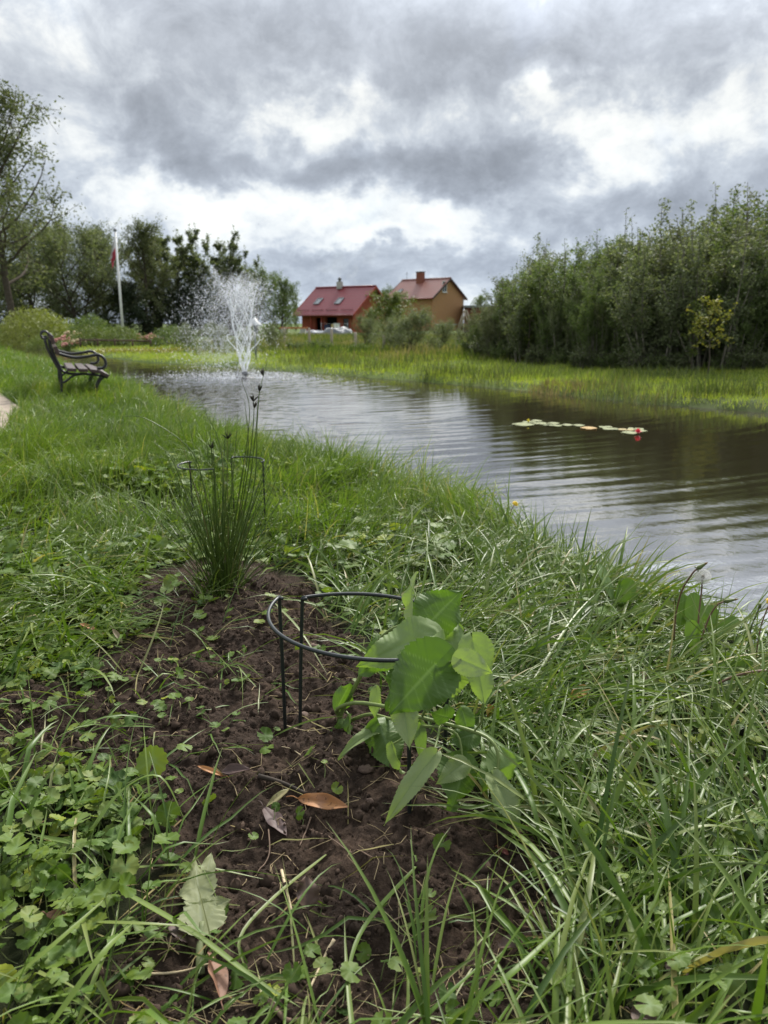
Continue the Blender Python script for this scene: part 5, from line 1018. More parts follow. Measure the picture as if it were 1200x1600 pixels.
LEAVES = [  # stalk end, tip, width, normal, options
    ((672, 972, 1.475), (722, 922, 1.51), .125, (-.25, -1, -.05), dict(rnd=.25, fold=.05, curl=-.1, seed=1, heart=.35)),
    ((648, 990, 1.46), (652, 893, 1.50), .075, (-1, -.12, .15), dict(rnd=.9, fold=.5, curl=.05, seed=2)),
    ((678, 992, 1.40), (556, 1042, 1.375), .110, (.05, -.62, 1), dict(rnd=.8, fold=.12, curl=.10, seed=3, wave=.05)),
    ((682, 1036, 1.305), (607, 1118, 1.27), .140, (-.35, -1, -.05), dict(rnd=.22, fold=.06, curl=-.08, seed=4, heart=.35)),
    ((712, 1038, 1.34), (664, 1108, 1.33), .100, (.75, -1, .15), dict(rnd=.85, fold=.2, curl=-.05, seed=5)),
    ((721, 1031, 1.30), (770, 1052, 1.285), .058, (-.1, -1, .45), dict(rnd=.95, fold=.2, curl=.05, seed=6, heart=.35)),
    ((738, 1000, 1.35), (758, 1104, 1.32), .088, (.45, -1, .25), dict(rnd=.88, fold=.25, curl=.04, seed=7, heart=.2)),
    ((716, 1018, 1.42), (716, 975, 1.46), .07, (.2, -1, .4), dict(rnd=.75, fold=.1, seed=8)),
    ((690, 1032, 1.36), (714, 1016, 1.39), .040, (0, -1, .5), dict(rnd=.95, fold=.1, seed=9)),
    ((630, 1098, 1.30), (640, 1172, 1.255), .060, (-.3, -1, .45), dict(rnd=.95, fold=.35, curl=-.05, seed=10)),
    ((594, 1134, 1.50), (620, 1208, 1.44), .100, (.1, -1, .25), dict(rnd=.35, fold=-.35, curl=.05, seed=11)),
    ((613, 1164, 1.44), (631, 1209, 1.41), .042, (-.8, -1, .2), dict(rnd=.85, fold=.5, seed=12)),
    ((527, 1106, 1.64), (548, 1066, 1.62), .055, (-.2, -1, .2), dict(rnd=.5, fold=-.4, curl=-.1, seed=13)),
    ((544, 1138, 1.63), (506, 1164, 1.575), .070, (.0, -1, .45), dict(rnd=.45, fold=.15, curl=.1, seed=14)),
    ((549, 1120, 1.62), (552, 1166, 1.575), .040, (-1, -.5, .1), dict(rnd=.35, fold=.6, seed=15)),
    ((608, 1130, 1.53), (528, 1187, 1.455), .044, (.3, -.3, 1), dict(rnd=.85, fold=.55, curl=.12, seed=16)),
    ((681, 1178, 1.28), (600, 1290, 1.225), .050, (-.55, -.75, .65), dict(rnd=.95, fold=.4, curl=.02, seed=17, wave=.08)),
    ((723, 1196, 1.335), (704, 1268, 1.285), .095, (.05, -1, .25), dict(rnd=.3, fold=-.22, curl=.15, seed=18, heart=.32)),
    ((726, 1192, 1.33), (680, 1226, 1.30), .05, (-.2, -.9, .7), dict(rnd=.95, fold=.3, seed=28)),
    ((742, 1147, 1.37), (699, 1165, 1.37), .062, (-.1, -.7, .9), dict(rnd=.2, fold=.1, curl=.2, seed=19)),
    ((775, 1202, 1.31), (818, 1186, 1.32), .080, (.1, -1, .45), dict(rnd=.7, fold=-.4, curl=.1, seed=20)),
    ((772, 1198, 1.32), (752, 1240, 1.29), .055, (.1, -1, .3), dict(rnd=.55, fold=-.2, curl=.1, seed=21)),
    ((770, 1214, 1.30), (812, 1312, 1.225), .064, (.45, -1, .45), dict(rnd=.95, fold=.35, curl=.10, seed=22, wave=.10)),
    ((722, 1110, 1.40), (736, 1160, 1.38), .045, (.3, -1, .2), dict(rnd=.5, fold=.3, seed=23)),
    ((658, 1132, 1.42), (662, 1192, 1.40), .034, (-.5, -1, .1), dict(rnd=.7, fold=.3, seed=24)),
    ((610, 1012, 1.58), (560, 1055, 1.56), .090, (.1, -1, .4), dict(rnd=.45, fold=.1, curl=.1, seed=25)),
    ((589, 1075, 1.58), (588, 1134, 1.55), .036, (-.6, -1, .2), dict(rnd=.9, fold=.3, seed=26)),
    ((640, 1050, 1.36), (605, 1112, 1.37), .08, (-.5, -1, .0), dict(rnd=.15, fold=.1, seed=27)),
    ((700, 1120, 1.38), (672, 1110, 1.36), .05, (0, -1, .3), dict(rnd=.2, fold=.1, seed=29)),
]
for (b0, t0, wd_, n0, kw) in LEAVES: leaf_obj('leaf', pl, BIG, q_(*b0), q_(*t0), wd_ * .88, n0, **(dict(kw, wave=.07, bend2=.4) if kw['seed'] in (1, 4, 6, 7) else dict(kw, fold=kw.get('fold', .25) * 1.4, bend2=.6, curl=kw.get('curl', .1) + .16, wave=.10, tw=.5 * math.sin(kw['seed'] * 1.7))))

# ------------------------------------------------------------------ rush clump
RUSH = leafy('rush_stalk', [(0, (.042, .080, .014)), (.6, (.080, .135, .025)), (.93, (.12, .17, .04)), (1., (.18, .16, .07))], rough=.4, spec=.45, transl=.12)
rb = UG(348, 925); ru = empty('rush_clump', rb, 'dark green clump of upright rush with thin seed heads planted in the soil', 'plant'); r = np.random.default_rng(9)
ge = Geo(); ga = Geo(); hd = Geo(); HEADS = []
for k in range(135):
    b0 = np.array([r.normal(0, .024), r.normal(0, .022), -.02]); a = r.uniform(0, 6.28); sp = abs(r.normal(0, .36)); L = r.uniform(.30, .70); x_ = math.cos(a) * sp + .02; y_ = math.sin(a) * sp
    d = np.array([x_, y_, 1.]); d /= np.linalg.norm(d); bend = np.array([x_ * .5, y_ * .5, -.25 * sp * 2]); p = [b0 + d * L * s + bend * L * .5 * s * s for s in np.linspace(0, 1, 9)]
    ge.tube(p, np.linspace(.0024, .0005, 9) * r.uniform(.7, 1.15), 5, rnd=float(np.clip(r.normal(.45, .3), 0, 1)), cap=False)
for pts, ht in [([(352, 915, 2.62), (385, 780, 2.6), (398, 690, 2.58), (405, 615, 2.56), (418, 565, 2.54)], 1), ([(350, 915, 2.62), (378, 790, 2.6), (392, 700, 2.58), (397, 640, 2.57), (394, 620, 2.56)], 1), ([(355, 915, 2.62), (380, 760, 2.6), (388, 690, 2.58), (382, 625, 2.57)], 0), ([(345, 915, 2.62), (352, 790, 2.6), (356, 720, 2.58), (356, 668, 2.57)], 1), ([(343, 915, 2.62), (336, 780, 2.6), (332, 720, 2.58), (330, 693, 2.57)], 1),
                ([(340, 915, 2.62), (318, 760, 2.6), (295, 700, 2.58), (230, 655, 2.55), (190, 650, 2.54)], 0), ([(345, 915, 2.62), (322, 770, 2.62), (290, 690, 2.62), (272, 620, 2.62)], 0), ([(350, 915, 2.62), (392, 800, 2.58), (415, 740, 2.55), (430, 715, 2.53)], 0), ([(340, 915, 2.62), (300, 800, 2.6), (270, 720, 2.6), (240, 690, 2.6)], 0), ([(335, 918, 2.6), (310, 850, 2.58), (285, 810, 2.55), (265, 800, 2.5)], 0), ([(350, 915, 2.62), (372, 780, 2.58), (390, 650, 2.56), (378, 595, 2.55)], 0), ([(352, 915, 2.62), (395, 770, 2.6), (402, 660, 2.6), (406, 600, 2.6)], 0), ([(345, 915, 2.62), (348, 760, 2.66), (342, 690, 2.7), (318, 640, 2.7)], 0)]:
    p = spline([P(*q) - rb for q in pts], 18); p[0][2] = -.02; ge.tube(p, np.linspace(.0026, .0007, 18), 5, rnd=float(r.uniform(.1, .6)), cap=False)
    if ht:
        for f in ((.80, .90) if len(pts) > 4 else (.93,)):
            i = int(f * 17); c_ = p[i]
            for _ in range(5): d_ = r.normal(0, 1, 3) * [.5, .5, .2] + [0, 0, 1.2]; d_ /= np.linalg.norm(d_); hd.tube([c_, c_ + d_ * .012, c_ + d_ * .026], [.0012, .0026, .0005], 5)
            HEADS.append(hd); hd = Geo()
ge.build('stalks', RUSH, ru); HM = simple('brown_seed_head', (.022, .018, .011), .8)
for h_ in HEADS: h_.build('seed_head', HM, ru)
# arching thin grass blades at its foot
N = 60; a = r.uniform(0, 6.28, N); blades(ga, np.column_stack([r.normal(-.02, .05, N), r.normal(-.04, .04, N), np.zeros(N)]), r.uniform(.12, .34, N), r.uniform(.002, .004, N), a, r.uniform(.4, 1., N), r.uniform(.6, 1.4, N), 7, .3, clamp=False, r=r)
ga.build('basal_blades', GRASS, ru)

# ------------------------------------------------------------------ fallen leaves, stones, twigs
def dead_mat(name, c1, c2, spots=(.03, .018, .01), sp=.5, rough=.6):
    m, t, o = material(name); b = t.new('ShaderNodeBsdfPrincipled'); v = t.new('ShaderNodeTexCoord').outputs['Object']
    c = t.mix(t.math('MULTIPLY', t.math('SUBTRACT', t.noise(v, 28, 4), .35), 3., clamp=True), c1, c2); c = t.mix(t.math('MULTIPLY', t.math('GREATER_THAN', t.noise(v, 120, 3), .62), sp), c, spots)
    c = t.mix(t.math('MULTIPLY', t.new('ShaderNodeAttribute', attribute_name='pa').outputs['Fac'], .5), c, tuple(q * .45 for q in c1)); t.link(c, b.inputs['Base Color']); b.inputs['Roughness'].default_value = rough
    tr = t.new('ShaderNodeBsdfTranslucent'); t.link(c, tr.inputs[0]); mx = t.new('ShaderNodeMixShader'); mx.inputs[0].default_value = .2; t.link(b.outputs[0], mx.inputs[1]); t.link(tr.outputs[0], mx.inputs[2]); t.link(mx.outputs[0], o.inputs[0]); return m
DL_OR = dead_mat('orange_dead_leaf', (.50, .23, .07), (.36, .18, .09)); DL_MV = dead_mat('mauve_dead_leaf', (.13, .085, .075), (.10, .06, .05), sp=.3); DL_YE = dead_mat('yellow_dead_leaf', (.42, .27, .05), (.34, .17, .05), sp=.85)
DL_PK = dead_mat('tan_dead_leaf', (.30, .155, .095), (.22, .11, .07), sp=.4); DL_GR = dead_mat('fading_leaf', (.20, .21, .08), (.24, .19, .08)); DL_BR = dead_mat('brown_dead_leaf', (.10, .060, .042), (.15, .10, .075), sp=.4); DL_PA = dead_mat('pale_dead_leaf', (.33, .28, .18), (.28, .2, .1))
def fallen(label, a, b_, wd, m, lift=(.006, .006), tilt=(0, 0, 1), **k):
    A = UG(*a, lift[0]); B = UG(*b_, lift[1]); k = dict(dict(fold=.45, curl=.12, heart=0, serr=0., wave=.08, nu=26, nv=15, pw=(.75, .9)), **k); V, Q, pv = broad_leaf(A - A, B - A, wd, tilt, **k)
    zz = ground(V[:, 0] + A[0], V[:, 1] + A[1]) - A[2] + .0025; V[:, 2] = np.maximum(V[:, 2], zz); n_ = len(V)
    lo = V.copy(); lo[:, 2] -= .0012; ge = Geo(); ge.add(V, Q, pa=pv); ge.add(lo, Q[:, ::-1], pa=pv)
    ge.tube(spline([V[k['nv'] // 2], V[k['nv'] // 2] - (B - A) * .12 + [0, 0, .004], V[k['nv'] // 2] - (B - A) * .24], 6), .0009, 5)
    return tag(ge.build('fallen_leaf', m, loc=A), label, 'fallen leaf', 'fallen leaves on the bed and in the grass')
fallen('orange curled leaf with pointed tip lying on the bare soil', (466, 1248), (545, 1268), .030, DL_OR, (.018, .012), (.1, -.8, 1), seed=2, fold=.6, curl=.15)
fallen('mauve-brown leaf with a ragged end just left of the orange curled leaf', (412, 1262), (448, 1306), .030, DL_MV, (.01, .012), (.3, -.5, 1), seed=3, fold=.2)
fallen('greyish folded leaf beside a dark stick, its stalk end orange', (345, 1208), (392, 1202), .022, DL_MV, (.012, .02), (0, -.5, 1), seed=4, fold=.7)
fallen('narrow bright orange leaf end left of the greyish folded leaf', (348, 1210), (308, 1196), .011, DL_OR, (.01, .016), (0, -.5, 1), seed=5, fold=.5)
fallen('small yellow-green fading leaf between the dark stick and the orange leaf', (452, 1240), (415, 1262), .014, DL_GR, (.014, .01), (0, -.5, 1), seed=6)
fallen('tan pink curled leaf near the bottom edge of the bed', (345, 1565), (325, 1487), .030, DL_PK, (.015, .022), (.9, -.6, .8), seed=7, fold=.5)
fallen('yellow leaf with brown specks in the grass right of the big-leaved plant', (890, 1090), (922, 1072), .028, DL_YE, (.06, .068), (0, -.9, .8), seed=8, fold=.2)
fallen('yellow speckled leaf standing in the grass just right of the wire support', (772, 1128), (764, 1100), .026, DL_YE, (.03, .065), (.1, -1, .3), seed=9, fold=.2)
fallen('pale tan leaf upright in the grass below the dandelions', (1010, 1078), (1006, 1048), .020, DL_PA, (.05, .085), (.2, -1, .3), seed=10, fold=.3)
fallen('narrow orange-tan leaf at the left edge of the bed', (155, 988), (124, 974), .014, DL_OR, (.03, .04), (0, -.4, 1), seed=11)
fallen('pale narrow leaf with an orange end left of the rush', (176, 985), (192, 1008), .014, DL_PA, (.04, .01), (.2, -.6, 1), seed=12)
fallen('shrivelled brown leaf standing upright at the lower edge of the bed', (482, 1422), (478, 1368), .036, DL_BR, (.01, .05), (.2, -1, .3), seed=13, fold=.6, wave=.2)
fallen('large brown leaf under the grass at the bottom right', (1035, 1500), (1100, 1522), .045, DL_BR, (.012, .015), (0, -.4, 1), seed=14)
fallen('mauve-brown leaf half under the pale limp weed', (265, 1440), (300, 1475), .026, DL_MV, (.012, .014), (.2, -.5, 1), seed=15)
fallen('rusty brown leaf half hidden in the ivy at the lower left', (72, 1428), (112, 1432), .014, DL_PK, (.03, .03), (0, -.7, 1), seed=16)
fallen('pinkish brown leaf in the grass below the yellow specked one', (842, 1082), (868, 1078), .018, DL_PK, (.04, .045), (0, -.8, 1), seed=17)
fallen('brown leaf lying at the lower edge of the bed in the grass', (780, 1475), (815, 1480), .024, DL_BR, (.012, .014), (.2, -.5, 1), seed=18)
fallen('small reddish leaf on the soil under the right leaves of the plant', (778, 1325), (795, 1335), .012, dead_mat('red_leaf', (.22, .05, .03), (.15, .04, .03)), (.006, .008), (0, -.6, 1), seed=19)
fallen('dull dark brown leaf at the bottom right of the bed', (985, 1580), (1030, 1600), .03, DL_BR, (.012, .014), (0, -.5, 1), seed=20)
STN = simple('field_stone', (.115, .08, .062), .85, .2, var=.35, scale=40, bump=.003, bscale=150); r = np.random.default_rng(14)
for px, py, s_, sq, lb in [(490, 1016, .021, (1, .9, .8), 'brown angular stone on the soil under the back arc of the wire support'), (573, 1206, .015, (1.5, .9, .6), 'pinkish stone in the middle of the soil left of the plant'), (706, 1196, .016, (1.3, .9, .8), 'reddish stone behind the right front leg of the support'), (473, 1120, .014, (1.3, 1, .6), 'pale pinkish stone at the foot of the left support legs'),
                          (578, 1254, .009, (1, 1, .9), 'small stone on the soil right of the orange leaf')]:
    p = UG(px, py); ge = Geo(); ge.ball((0, 0, s_ * .25), s_ * .85, 9, 7, sq, wob=.26, rng=r); tag(ge.build('stone', STN, loc=p), lb, 'stone', 'stones in the soil')
def twig(label, pts, r0, m, cat='twig', name='twig', lift=.004):
    p = np.array([UG(px, py, lift) for px, py in pts]); s = spline(p, 14); s[:, 2] = np.maximum(s[:, 2], ground(s[:, 0], s[:, 1]) + r0 * .8); ge = Geo(); ge.tube(s - p[0], np.linspace(r0, r0 * .6, 14), 7); return tag(ge.build(name, m, loc=p[0]), label, cat, 'twigs and straws on the bed')
TWD = simple('dark_twig', (.040, .030, .022), .8, var=.4, scale=40); TWP = simple('pale_straw', (.42, .34, .21), .7, var=.25, scale=40); TWB = simple('brown_root', (.17, .115, .08), .8, var=.3, scale=40)
twig('dark stick lying behind the orange curled leaf', [(403, 1210), (440, 1225), (478, 1240)], .0055, TWD, lift=.007)
twig('thick pale straw standing out of the soil below the orange leaf', [(440, 1360), (447, 1390), (456, 1424)], .0030, TWP, 'straw', 'straw', .01)
twig('pale straw at the lower edge of the bed', [(522, 1468), (505, 1500), (484, 1545)], .0030, TWP, 'straw', 'straw', .006)
twig('long thin brown root right of the orange leaf', [(484, 1292), (520, 1312), (548, 1332), (582, 1340)], .0016, TWB)
twig('short brown twig below the orange leaf', [(486, 1280), (478, 1300), (468, 1322)], .0018, TWB)
twig('thin brown root reaching down from the mauve leaf', [(420, 1300), (420, 1335), (400, 1360)], .0016, TWB)
twig('thin reddish twig across the mud at the lower left', [(640, 1440), (600, 1440), (560, 1415)], .0016, TWB)
twig('pale straw across the bottom of the bed right of the tan pink leaf', [(180, 1522), (270, 1520), (330, 1505)], .0022, TWP, 'straw', 'straw', .008)
twig('pale straw at the left support legs', [(444, 1141), (480, 1142), (520, 1136)], .0012, TWP, 'straw', 'straw', .004)
twig('brown stick half buried at the bottom edge', [(420, 1565), (445, 1585), (480, 1600)], .0045, TWB, lift=.006)
twig('short straw below the dark stick', [(470, 1180), (455, 1170), (440, 1168)], .0012, TWP, 'straw', 'straw', .004)
# limp pale weed with lobed leaf, and the single big ivy-like leaf on the bed
WILT = leafy('limp_pale_leaf', [(0, (.19, .23, .13)), (1., (.25, .28, .17))], rough=.6, transl=.25, vein=(.27, .30, .20))
wp = UG(310, 1440); we = empty('limp_weed', wp, 'limp pale green weed with lobed leaf lying at the lower left of the bed', 'plant')
leaf_obj('leaf', we, WILT, UG(316, 1452, .02) - wp, UG(305, 1340, .045) - wp, .066, (.1, -.5, 1), rnd=.6, fold=.1, curl=.05, seed=31, lobes=.30, serr=.08, wave=.10)
leaf_obj('leaf', we, WILT, UG(316, 1425, .02) - wp, UG(362, 1405, .03) - wp, .035, (.1, -.5, 1), rnd=.8, fold=.1, curl=.1, seed=32, lobes=.15)
leaf_obj('leaf', we, WILT, UG(322, 1372, .03) - wp, UG(330, 1332, .05) - wp, .025, (.3, -.8, .6), rnd=.8, fold=.3, seed=33)
g_ = Geo(); g_.tube(spline([UG(313, 1520, .008) - wp, UG(312, 1480, .014) - wp, UG(316, 1440, .022) - wp], 10), np.linspace(.007, .004, 10), 8, flat=.5); g_.build('stem', WILT, we)
wp = UG(240, 1195); we = empty('scalloped_weed', wp, 'single large scalloped grey-green leaf standing at the left edge of the bed', 'plant')
V, Q, T, pv = ivy_leaf(5, 13); c0 = UG(238, 1195, .045) - wp; n_ = np.array([-.1, -.85, .55]); n_ /= np.linalg.norm(n_); d_ = np.array([.05, -.4, -.9]); d_ -= n_ * n_.dot(d_); d_ /= np.linalg.norm(d_); e_ = np.cross(n_, d_)
ge = Geo(); V = V * [1, 1, .6]; ge.add(c0 + .033 * (V[:, :1] * -d_ + V[:, 1:2] * e_ + V[:, 2:] * n_), Q, T, rnd=.62, pa=pv); ge.build('leaf', IVY, we)
ge = Geo(); ge.tube(spline([(0, .01, -.01), c0 * .6 + [.004, 0, 0], c0], 8), .0014, 6); ge.build('leaf_stalk', STALK, we)

# ------------------------------------------------------------------ dandelions
DAND = leafy('dandelion_leaf', [(0, (.075, .15, .022)), (.5, (.10, .19, .03)), (1., (.14, .24, .05))], rough=.45, spec=.4, transl=.35, vein=(.16, .24, .08))
DST = simple('reddish_flower_stem', (.17, .10, .065), .5, .4, var=.2); BUDM = simple('green_bud', (.10, .125, .04), .6, var=.3, scale=60); YEL = simple('yellow_petal', (.75, .50, .02), .6, var=.15); FLUFF = simple('seed_fluff', (.70, .69, .66), .8, var=.05)
def rosette(name, label, px, py, specs, m=DAND, cat='dandelion'):
    p0 = UG(px, py); root = empty(name, p0, label, cat)
    for k, (b0, t0, wd, nn, kw) in enumerate(specs): leaf_obj('leaf', root, m, P(*b0) - p0, P(*t0) - p0, wd * .72, nn, **dict(dict(fold=.12, curl=.1, heart=0., serr=.02, wave=.05, nu=30, nv=11, seed=k, rnd=.5, pw=(.9, .5)), **kw))
    return root, p0
YD = 1.92
dn_, p0 = rosette('dandelion', 'dandelion with white seed clock and two closed buds at the water side', 1085, 1060,
    [((1085, 1010, 2.0), (1085, 925, 2.08), .075, (-.2, -1, .2), {}), ((1060, 990, 2.03), (1068, 928, 2.1), .07, (.2, -1, .2), dict(rnd=.3)), ((1108, 990, 2.03), (1112, 945, 2.08), .06, (.1, -1, .3), dict(rnd=.7)), ((1086, 1030, 1.93), (1079, 968, 1.96), .062, (0, -1, .2), dict(rnd=.8)), ((1100, 1070, 1.88), (1178, 1032, 1.86), .085, (0, -.8, .7), dict(rnd=.6)),
     ((1095, 1080, 1.85), (1110, 1046, 1.84), .055, (.1, -1, .4), {}), ((1080, 1070, 1.86), (1035, 1030, 1.86), .05, (0, -.7, .7), dict(rnd=.4)), ((1090, 1075, 1.84), (1150, 1078, 1.80), .05, (0, -.7, .9), dict(rnd=.7)), ((1105, 1000, 2.), (1152, 965, 2.05), .05, (0, -.8, .6), dict(rnd=.5))])
def fstem(pts, r_=.0024, m=DST): g_ = Geo(); g_.tube(spline([P(*q) - p0 for q in pts], 20), np.linspace(r_ * 1.1, r_ * .9, 20), 8); return g_.build('flower_stem', m, dn_)
def bud(c, d, L, wd, par, tipm=None):
    c = np.array(c); d = np.array(d, float); d /= np.linalg.norm(d); g_ = Geo(); s = np.linspace(0, 1, 10); g_.tube(c + d * L * s[:, None], wd * np.array([.45, .85, 1, .98, .9, .82, .74, .65, .5, .2]), 9, rnd=0)
    for k in range(9): a_ = k * .7; e1 = np.cross(d, [0, 0, 1.]); e1 /= np.linalg.norm(e1); e2 = np.cross(d, e1); o_ = (e1 * math.cos(a_) + e2 * math.sin(a_)); g_.tube([c + o_ * wd * .6 + d * L * .05, c + o_ * wd * 1.3 - d * L * .02, c + o_ * wd * 1.4 - d * L * .12], [.0011, .0009, .0002], 4)
    b_ = g_.build('bud', BUDM, par); g_ = Geo(); g_.tube([c + d * L * .9, c + d * L * 1.08, c + d * L * 1.22], [wd * .55, wd * .4, wd * .08], 7); g_.build('bud_tip', simple('brown_bud_tip', (.16, .10, .04), .8), b_)
fstem([(1053, 1000, 1.97), (1056, 960, 1.95), (1066, 922, 1.93), (1082, 896, 1.91), (1089, 889, 1.905)]); bud(P(1089, 889, 1.905) - p0, (.72, -.1, .55), .026, .0058, dn_)
fstem([(1090, 1000, 1.97), (1092, 960, 1.98), (1096, 925, 1.99), (1097.5, 905, 1.99)]); fstem([(1095, 1000, 1.93), (1108, 965, 1.93), (1120, 946, 1.92), (1131, 940, 1.91)]); bud(P(1131, 940, 1.91) - p0, (.9, -.1, .22), .030, .0056, dn_)
hc = P(1098.5, 901, 1.99) - p0; ge = Geo(); r = np.random.default_rng(3); ge.ball(hc, .0055, 10, 8)
sh = ge.build('seed_head', simple('seed_core', (.20, .17, .12), .8), dn_); ge = Geo(); NS = 210
for k in range(NS):
    z_ = 1 - 2 * (k + .5) / NS; a_ = k * 2.39996; d = np.array([math.sqrt(1 - z_ * z_) * math.cos(a_), math.sqrt(1 - z_ * z_) * math.sin(a_), z_])
    if z_ < -.92: continue
    e1 = np.cross(d, [.3, .2, .9]); e1 /= np.linalg.norm(e1); e2 = np.cross(d, e1); tip = hc + d * .0185; ge.tube([hc + d * .005, tip], .00016, 3, cap=False)
    for q in range(9): o_ = e1 * math.cos(q * .698) + e2 * math.sin(q * .698); ge.tube([tip, tip + o_ * .0042 + d * .0028], .00011, 3, cap=False)
ge.build('seed_fluff', FLUFF, sh)
rosette('dandelion', 'broad green dandelion leaves in the bank grass left of the seed clock', 975, 925, [((960, 950, 2.3), (988, 905, 2.34), .085, (.1, -1, .4), {}), ((975, 955, 2.28), (930, 958, 2.2), .06, (0, -.6, 1), dict(rnd=.7)), ((960, 945, 2.32), (935, 880, 2.45), .05, (.2, -1, .4), dict(rnd=.3)), ((980, 960, 2.26), (1020, 950, 2.26), .07, (0, -.8, .8), dict(rnd=.8)), ((985, 965, 2.24), (1012, 975, 2.16), .06, (0, -.6, 1), {})])
rosette('dandelion', 'bright dandelion leaves in the grass right below the yellow flower', 745, 860, [((750, 870, 2.9), (748, 838, 2.95), .07, (.1, -1, .4), dict(rnd=.8)), ((760, 872, 2.85), (800, 858, 2.9), .06, (0, -.8, .8), {}), ((740, 875, 2.85), (700, 850, 2.9), .05, (0, -.8, .8), dict(rnd=.6))])
rosette('broad_weed', 'broad leaved green weed with two leaves beside the right edge of the bed', 880, 1440, [((880, 1470, 1.08), (905, 1412, 1.12), .045, (0, -1, .6), dict(rnd=.6)), ((880, 1470, 1.07), (858, 1440, 1.09), .03, (0, -1, .6), {})], IVY, 'plant')
rosette('broad_weed', 'yellowing leaf of a weed in the grass at the lower right', 1110, 1430, [((1120, 1440, 1.10), (1105, 1385, 1.14), .035, (0, -1, .6), dict(rnd=1.)), ((1110, 1450, 1.08), (1088, 1425, 1.1), .028, (0, -1, .8), dict(rnd=.9))], IVY, 'plant')
def flower(label, px, py, Y, pyb, rad=.016, tilt=(.3, -.6, .8), cut=False):
    top = P(px, py, Y); x_, y_ = top[0] - .03, top[1] - .02; p = np.array([x_, y_, G(x_, y_)]); root = empty('dandelion', p, label, 'dandelion'); c = top - p; ge = Geo(); ge.tube(spline([(0, 0, -.01), c * .55 + [-.008, 0, .02], c], 16), .0020, 7); ge.build('flower_stem', BUDM if cut else DST, root)
    n_ = np.array(tilt, float); n_ /= np.linalg.norm(n_); e1 = np.cross(n_, [0, 0, 1.]); e1 /= np.linalg.norm(e1); e2 = np.cross(n_, e1); g_ = Geo()
    if not cut:
        for k in range(70):
            a_ = k * 2.39996; rr_ = rad * (.35 + .65 * (k / 70) ** .6); o_ = e1 * math.cos(a_) + e2 * math.sin(a_); s_ = np.cross(o_, n_) * rad * .11; q0 = c + n_ * .004; q1 = c + o_ * rr_ * .6 + n_ * (.010 * (1 - k / 90)); q2 = c + o_ * rr_ + n_ * (.010 * (1 - k / 80) - .002)
            g_.add([q0 - s_ * .5, q0 + s_ * .5, q1 + s_, q1 - s_, q2 + s_ * .7, q2 - s_ * .7], [[0, 1, 2, 3], [3, 2, 4, 5]])
        g_.build('flower_head', YEL, root)
        g_ = Geo(); g_.tube([c - n_ * .008, c - n_ * .002, c + n_ * .004], [.002, .006, .007], 9); g_.build('calyx', BUDM, root)
    else: g_.tube([c - [0, 0, .004], c + [0, 0, .010]], [.004, .0045], 9); g_.build('calyx', BUDM, root)
    return root
flower('yellow dandelion flower standing above the bank grass at the water', 805, 787, 3.55, 0)
flower('cut green dandelion stem without a flower at the right edge', 1187, 948, 1.95, 0, cut=True)
flower('yellow dandelion flower cut off by the right edge of the picture', 1203, 941, 1.93, 0, .014)
# clover head
top = P(1134, 1008, 1.86); p = np.array([top[0], top[1], G(top[0], top[1])]); cv = empty('clover', p, 'small pale green clover head below the right dandelion bud', 'clover'); c = top - p; ge = Geo(); ge.tube(spline([(0, 0, -.01), c * .5 + [.004, 0, 0], c], 10), .0011, 6); ge.build('stem', STALK, cv)
ge = Geo(); r = np.random.default_rng(6)
for k in range(34): z_ = 1 - 1.6 * (k + .5) / 34; a_ = k * 2.4; d = np.array([math.sqrt(1 - z_ * z_) * math.cos(a_), math.sqrt(1 - z_ * z_) * math.sin(a_), z_]); ge.tube([c + d * .003, c + d * .008, c + d * .011], [.0008, .0016, .0004], 5)
ge.build('flower_head', simple('pale_clover', (.34, .38, .20), .7), cv)
# long reddish runner at the right edge
ge = Geo(); pts = np.array([P(1110, 1075, 1.72), P(1150, 1056, 1.70), P(1200, 1048, 1.68), P(1260, 1060, 1.66)]); ge.tube(spline(pts - pts[0], 16), .0030, 7); tag(ge.build('plant_runner', DST, loc=pts[0]), 'thick reddish plant runner arching through the grass at the right edge', 'plant stem')
# ------------------------------------------------------------------ water lilies
PADM = leafy('lily_pad', [(0, (.08, .11, .025)), (.3, (.13, .165, .06)), (.8, (.165, .195, .085)), (1., (.34, .22, .06))], rough=.7, spec=.25, transl=.05, vein=(.24, .26, .14))
def pad(label, cx, cy, hw, rnd):
    px, py = 780 + cx * .21667, 630 + cy * .21667; p = U(px, py, WATER_Z + .004); d = np.linalg.norm(p - [0, 0, CAM_H]); rad = hw * .21667 / 1200 * d; K = 28; r = np.random.default_rng(int(cx)); a0 = r.uniform(0, 6.28); th = a0 + np.linspace(.16, 2 * math.pi - .16, K); V = [[0, 0, .004]]
    for q in (.55, 1.): V += [[q * rad * math.cos(t_) * (1 + .03 * math.sin(5 * t_)), q * rad * math.sin(t_), .004 + (.003 + .003 * math.sin(3 * t_ + a0)) * (q == 1) + (.0) ] for t_ in th]
    T = [[0, 1 + k, 2 + k] for k in range(K - 1)]; Q = [[1 + k, 1 + K + k, 2 + K + k, 2 + k] for k in range(K - 1)]; V = np.array(V); lo = V - [0, 0, .006]
    ge = Geo(); ge.add(V, Q, T, rnd=rnd); ge.add(lo, np.array(Q)[:, ::-1], np.array(T)[:, ::-1], rnd=rnd); return tag(ge.build('lily_pad', PADM, loc=p), label, 'lily pad', 'lily pads floating in a row on the pond')
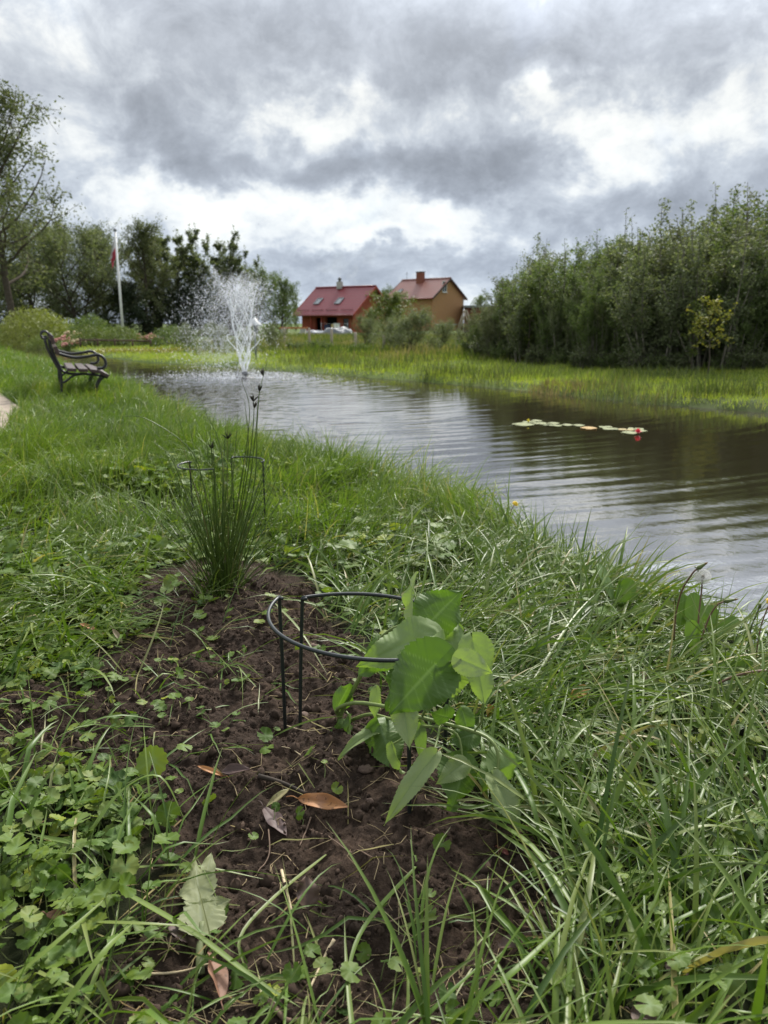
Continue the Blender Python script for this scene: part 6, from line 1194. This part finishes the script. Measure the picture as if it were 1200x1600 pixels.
for cx, cy, hw, rn, lb in [(175, 155, 80, .6, 'large pale lily pad at the left end of the row'), (218, 138, 48, .5, 'lily pad behind the left end pad, beside the yellow bud'), (272, 128, 40, .7, 'lily pad farthest back in the left group'), (300, 148, 55, .6, 'lily pad right of the yellow bud'), (338, 160, 26, .05, 'small dark olive lily pad in the left group'), (390, 147, 46, .7, 'lily pad at the back just left of the row middle'),
                           (404, 163, 48, .5, 'lily pad in front, just left of the row middle'), (492, 159, 44, .65, 'lily pad near the middle of the row'), (572, 162, 46, .5, 'lily pad just left of the orange tinted pad'), (645, 181, 58, 1., 'orange tinted lily pad in the middle of the row'), (768, 174, 46, .6, 'back lily pad of the pair right of the orange tinted pad'), (805, 188, 54, .55, 'front lily pad of the pair right of the orange tinted pad'),
                           (915, 193, 52, .9, 'yellowish lily pad in the group of the red flower'), (985, 187, 52, .6, 'back lily pad behind the red water lily flower'), (1020, 201, 45, .5, 'lily pad right of the red water lily flower'), (945, 215, 60, .7, 'front lily pad left of the red water lily flower')]: pad(lb, cx, cy, hw, rn)
def lily(name, label, cx, cy, rad, m, n=(6, 9, 12), closed=.3):
    p = U(780 + cx * .21667, 630 + cy * .21667, WATER_Z + .01); root = empty(name, p, label, 'flower'); ge = Geo(); k = 0
    for ring, cnt in enumerate(n):
        for q in range(cnt):
            a_ = q * 2 * math.pi / cnt + ring * .3; o_ = np.array([math.cos(a_), math.sin(a_), 0]); s_ = np.array([-math.sin(a_), math.cos(a_), 0]); el_ = closed + ring * .38; pts = [np.zeros(3), o_ * rad * .5 * math.cos(el_) + [0, 0, rad * (.25 + .35 * math.sin(el_))], o_ * rad * math.cos(el_ + .15) + [0, 0, rad * (.2 + .95 * math.sin(el_))]]
            w_ = rad * .2; ge.add([pts[0] - s_ * w_ * .3, pts[0] + s_ * w_ * .3, pts[1] + s_ * w_, pts[1] - s_ * w_, pts[2]], [[0, 1, 2, 3]], [[3, 2, 4]])
    ge.build('petals', m, root, False); ge = Geo(); ge.ball((0, 0, rad * .4), rad * .22, 8, 6); ge.build('flower_centre', YEL, root); return root
lily('water_lily', 'red-pink water lily flower open at the right end of the pads', 1000, 219, .062, leafy('red_petal', [(0, (.55, .03, .10)), (1., (.65, .06, .16))], transl=.25))
lily('water_lily', 'small pale yellow water lily bud among the left pads', 210, 140, .05, leafy('yellow_lily_petal', [(0, (.62, .55, .12)), (1., (.70, .62, .2))], transl=.2), (5, 6), .9)
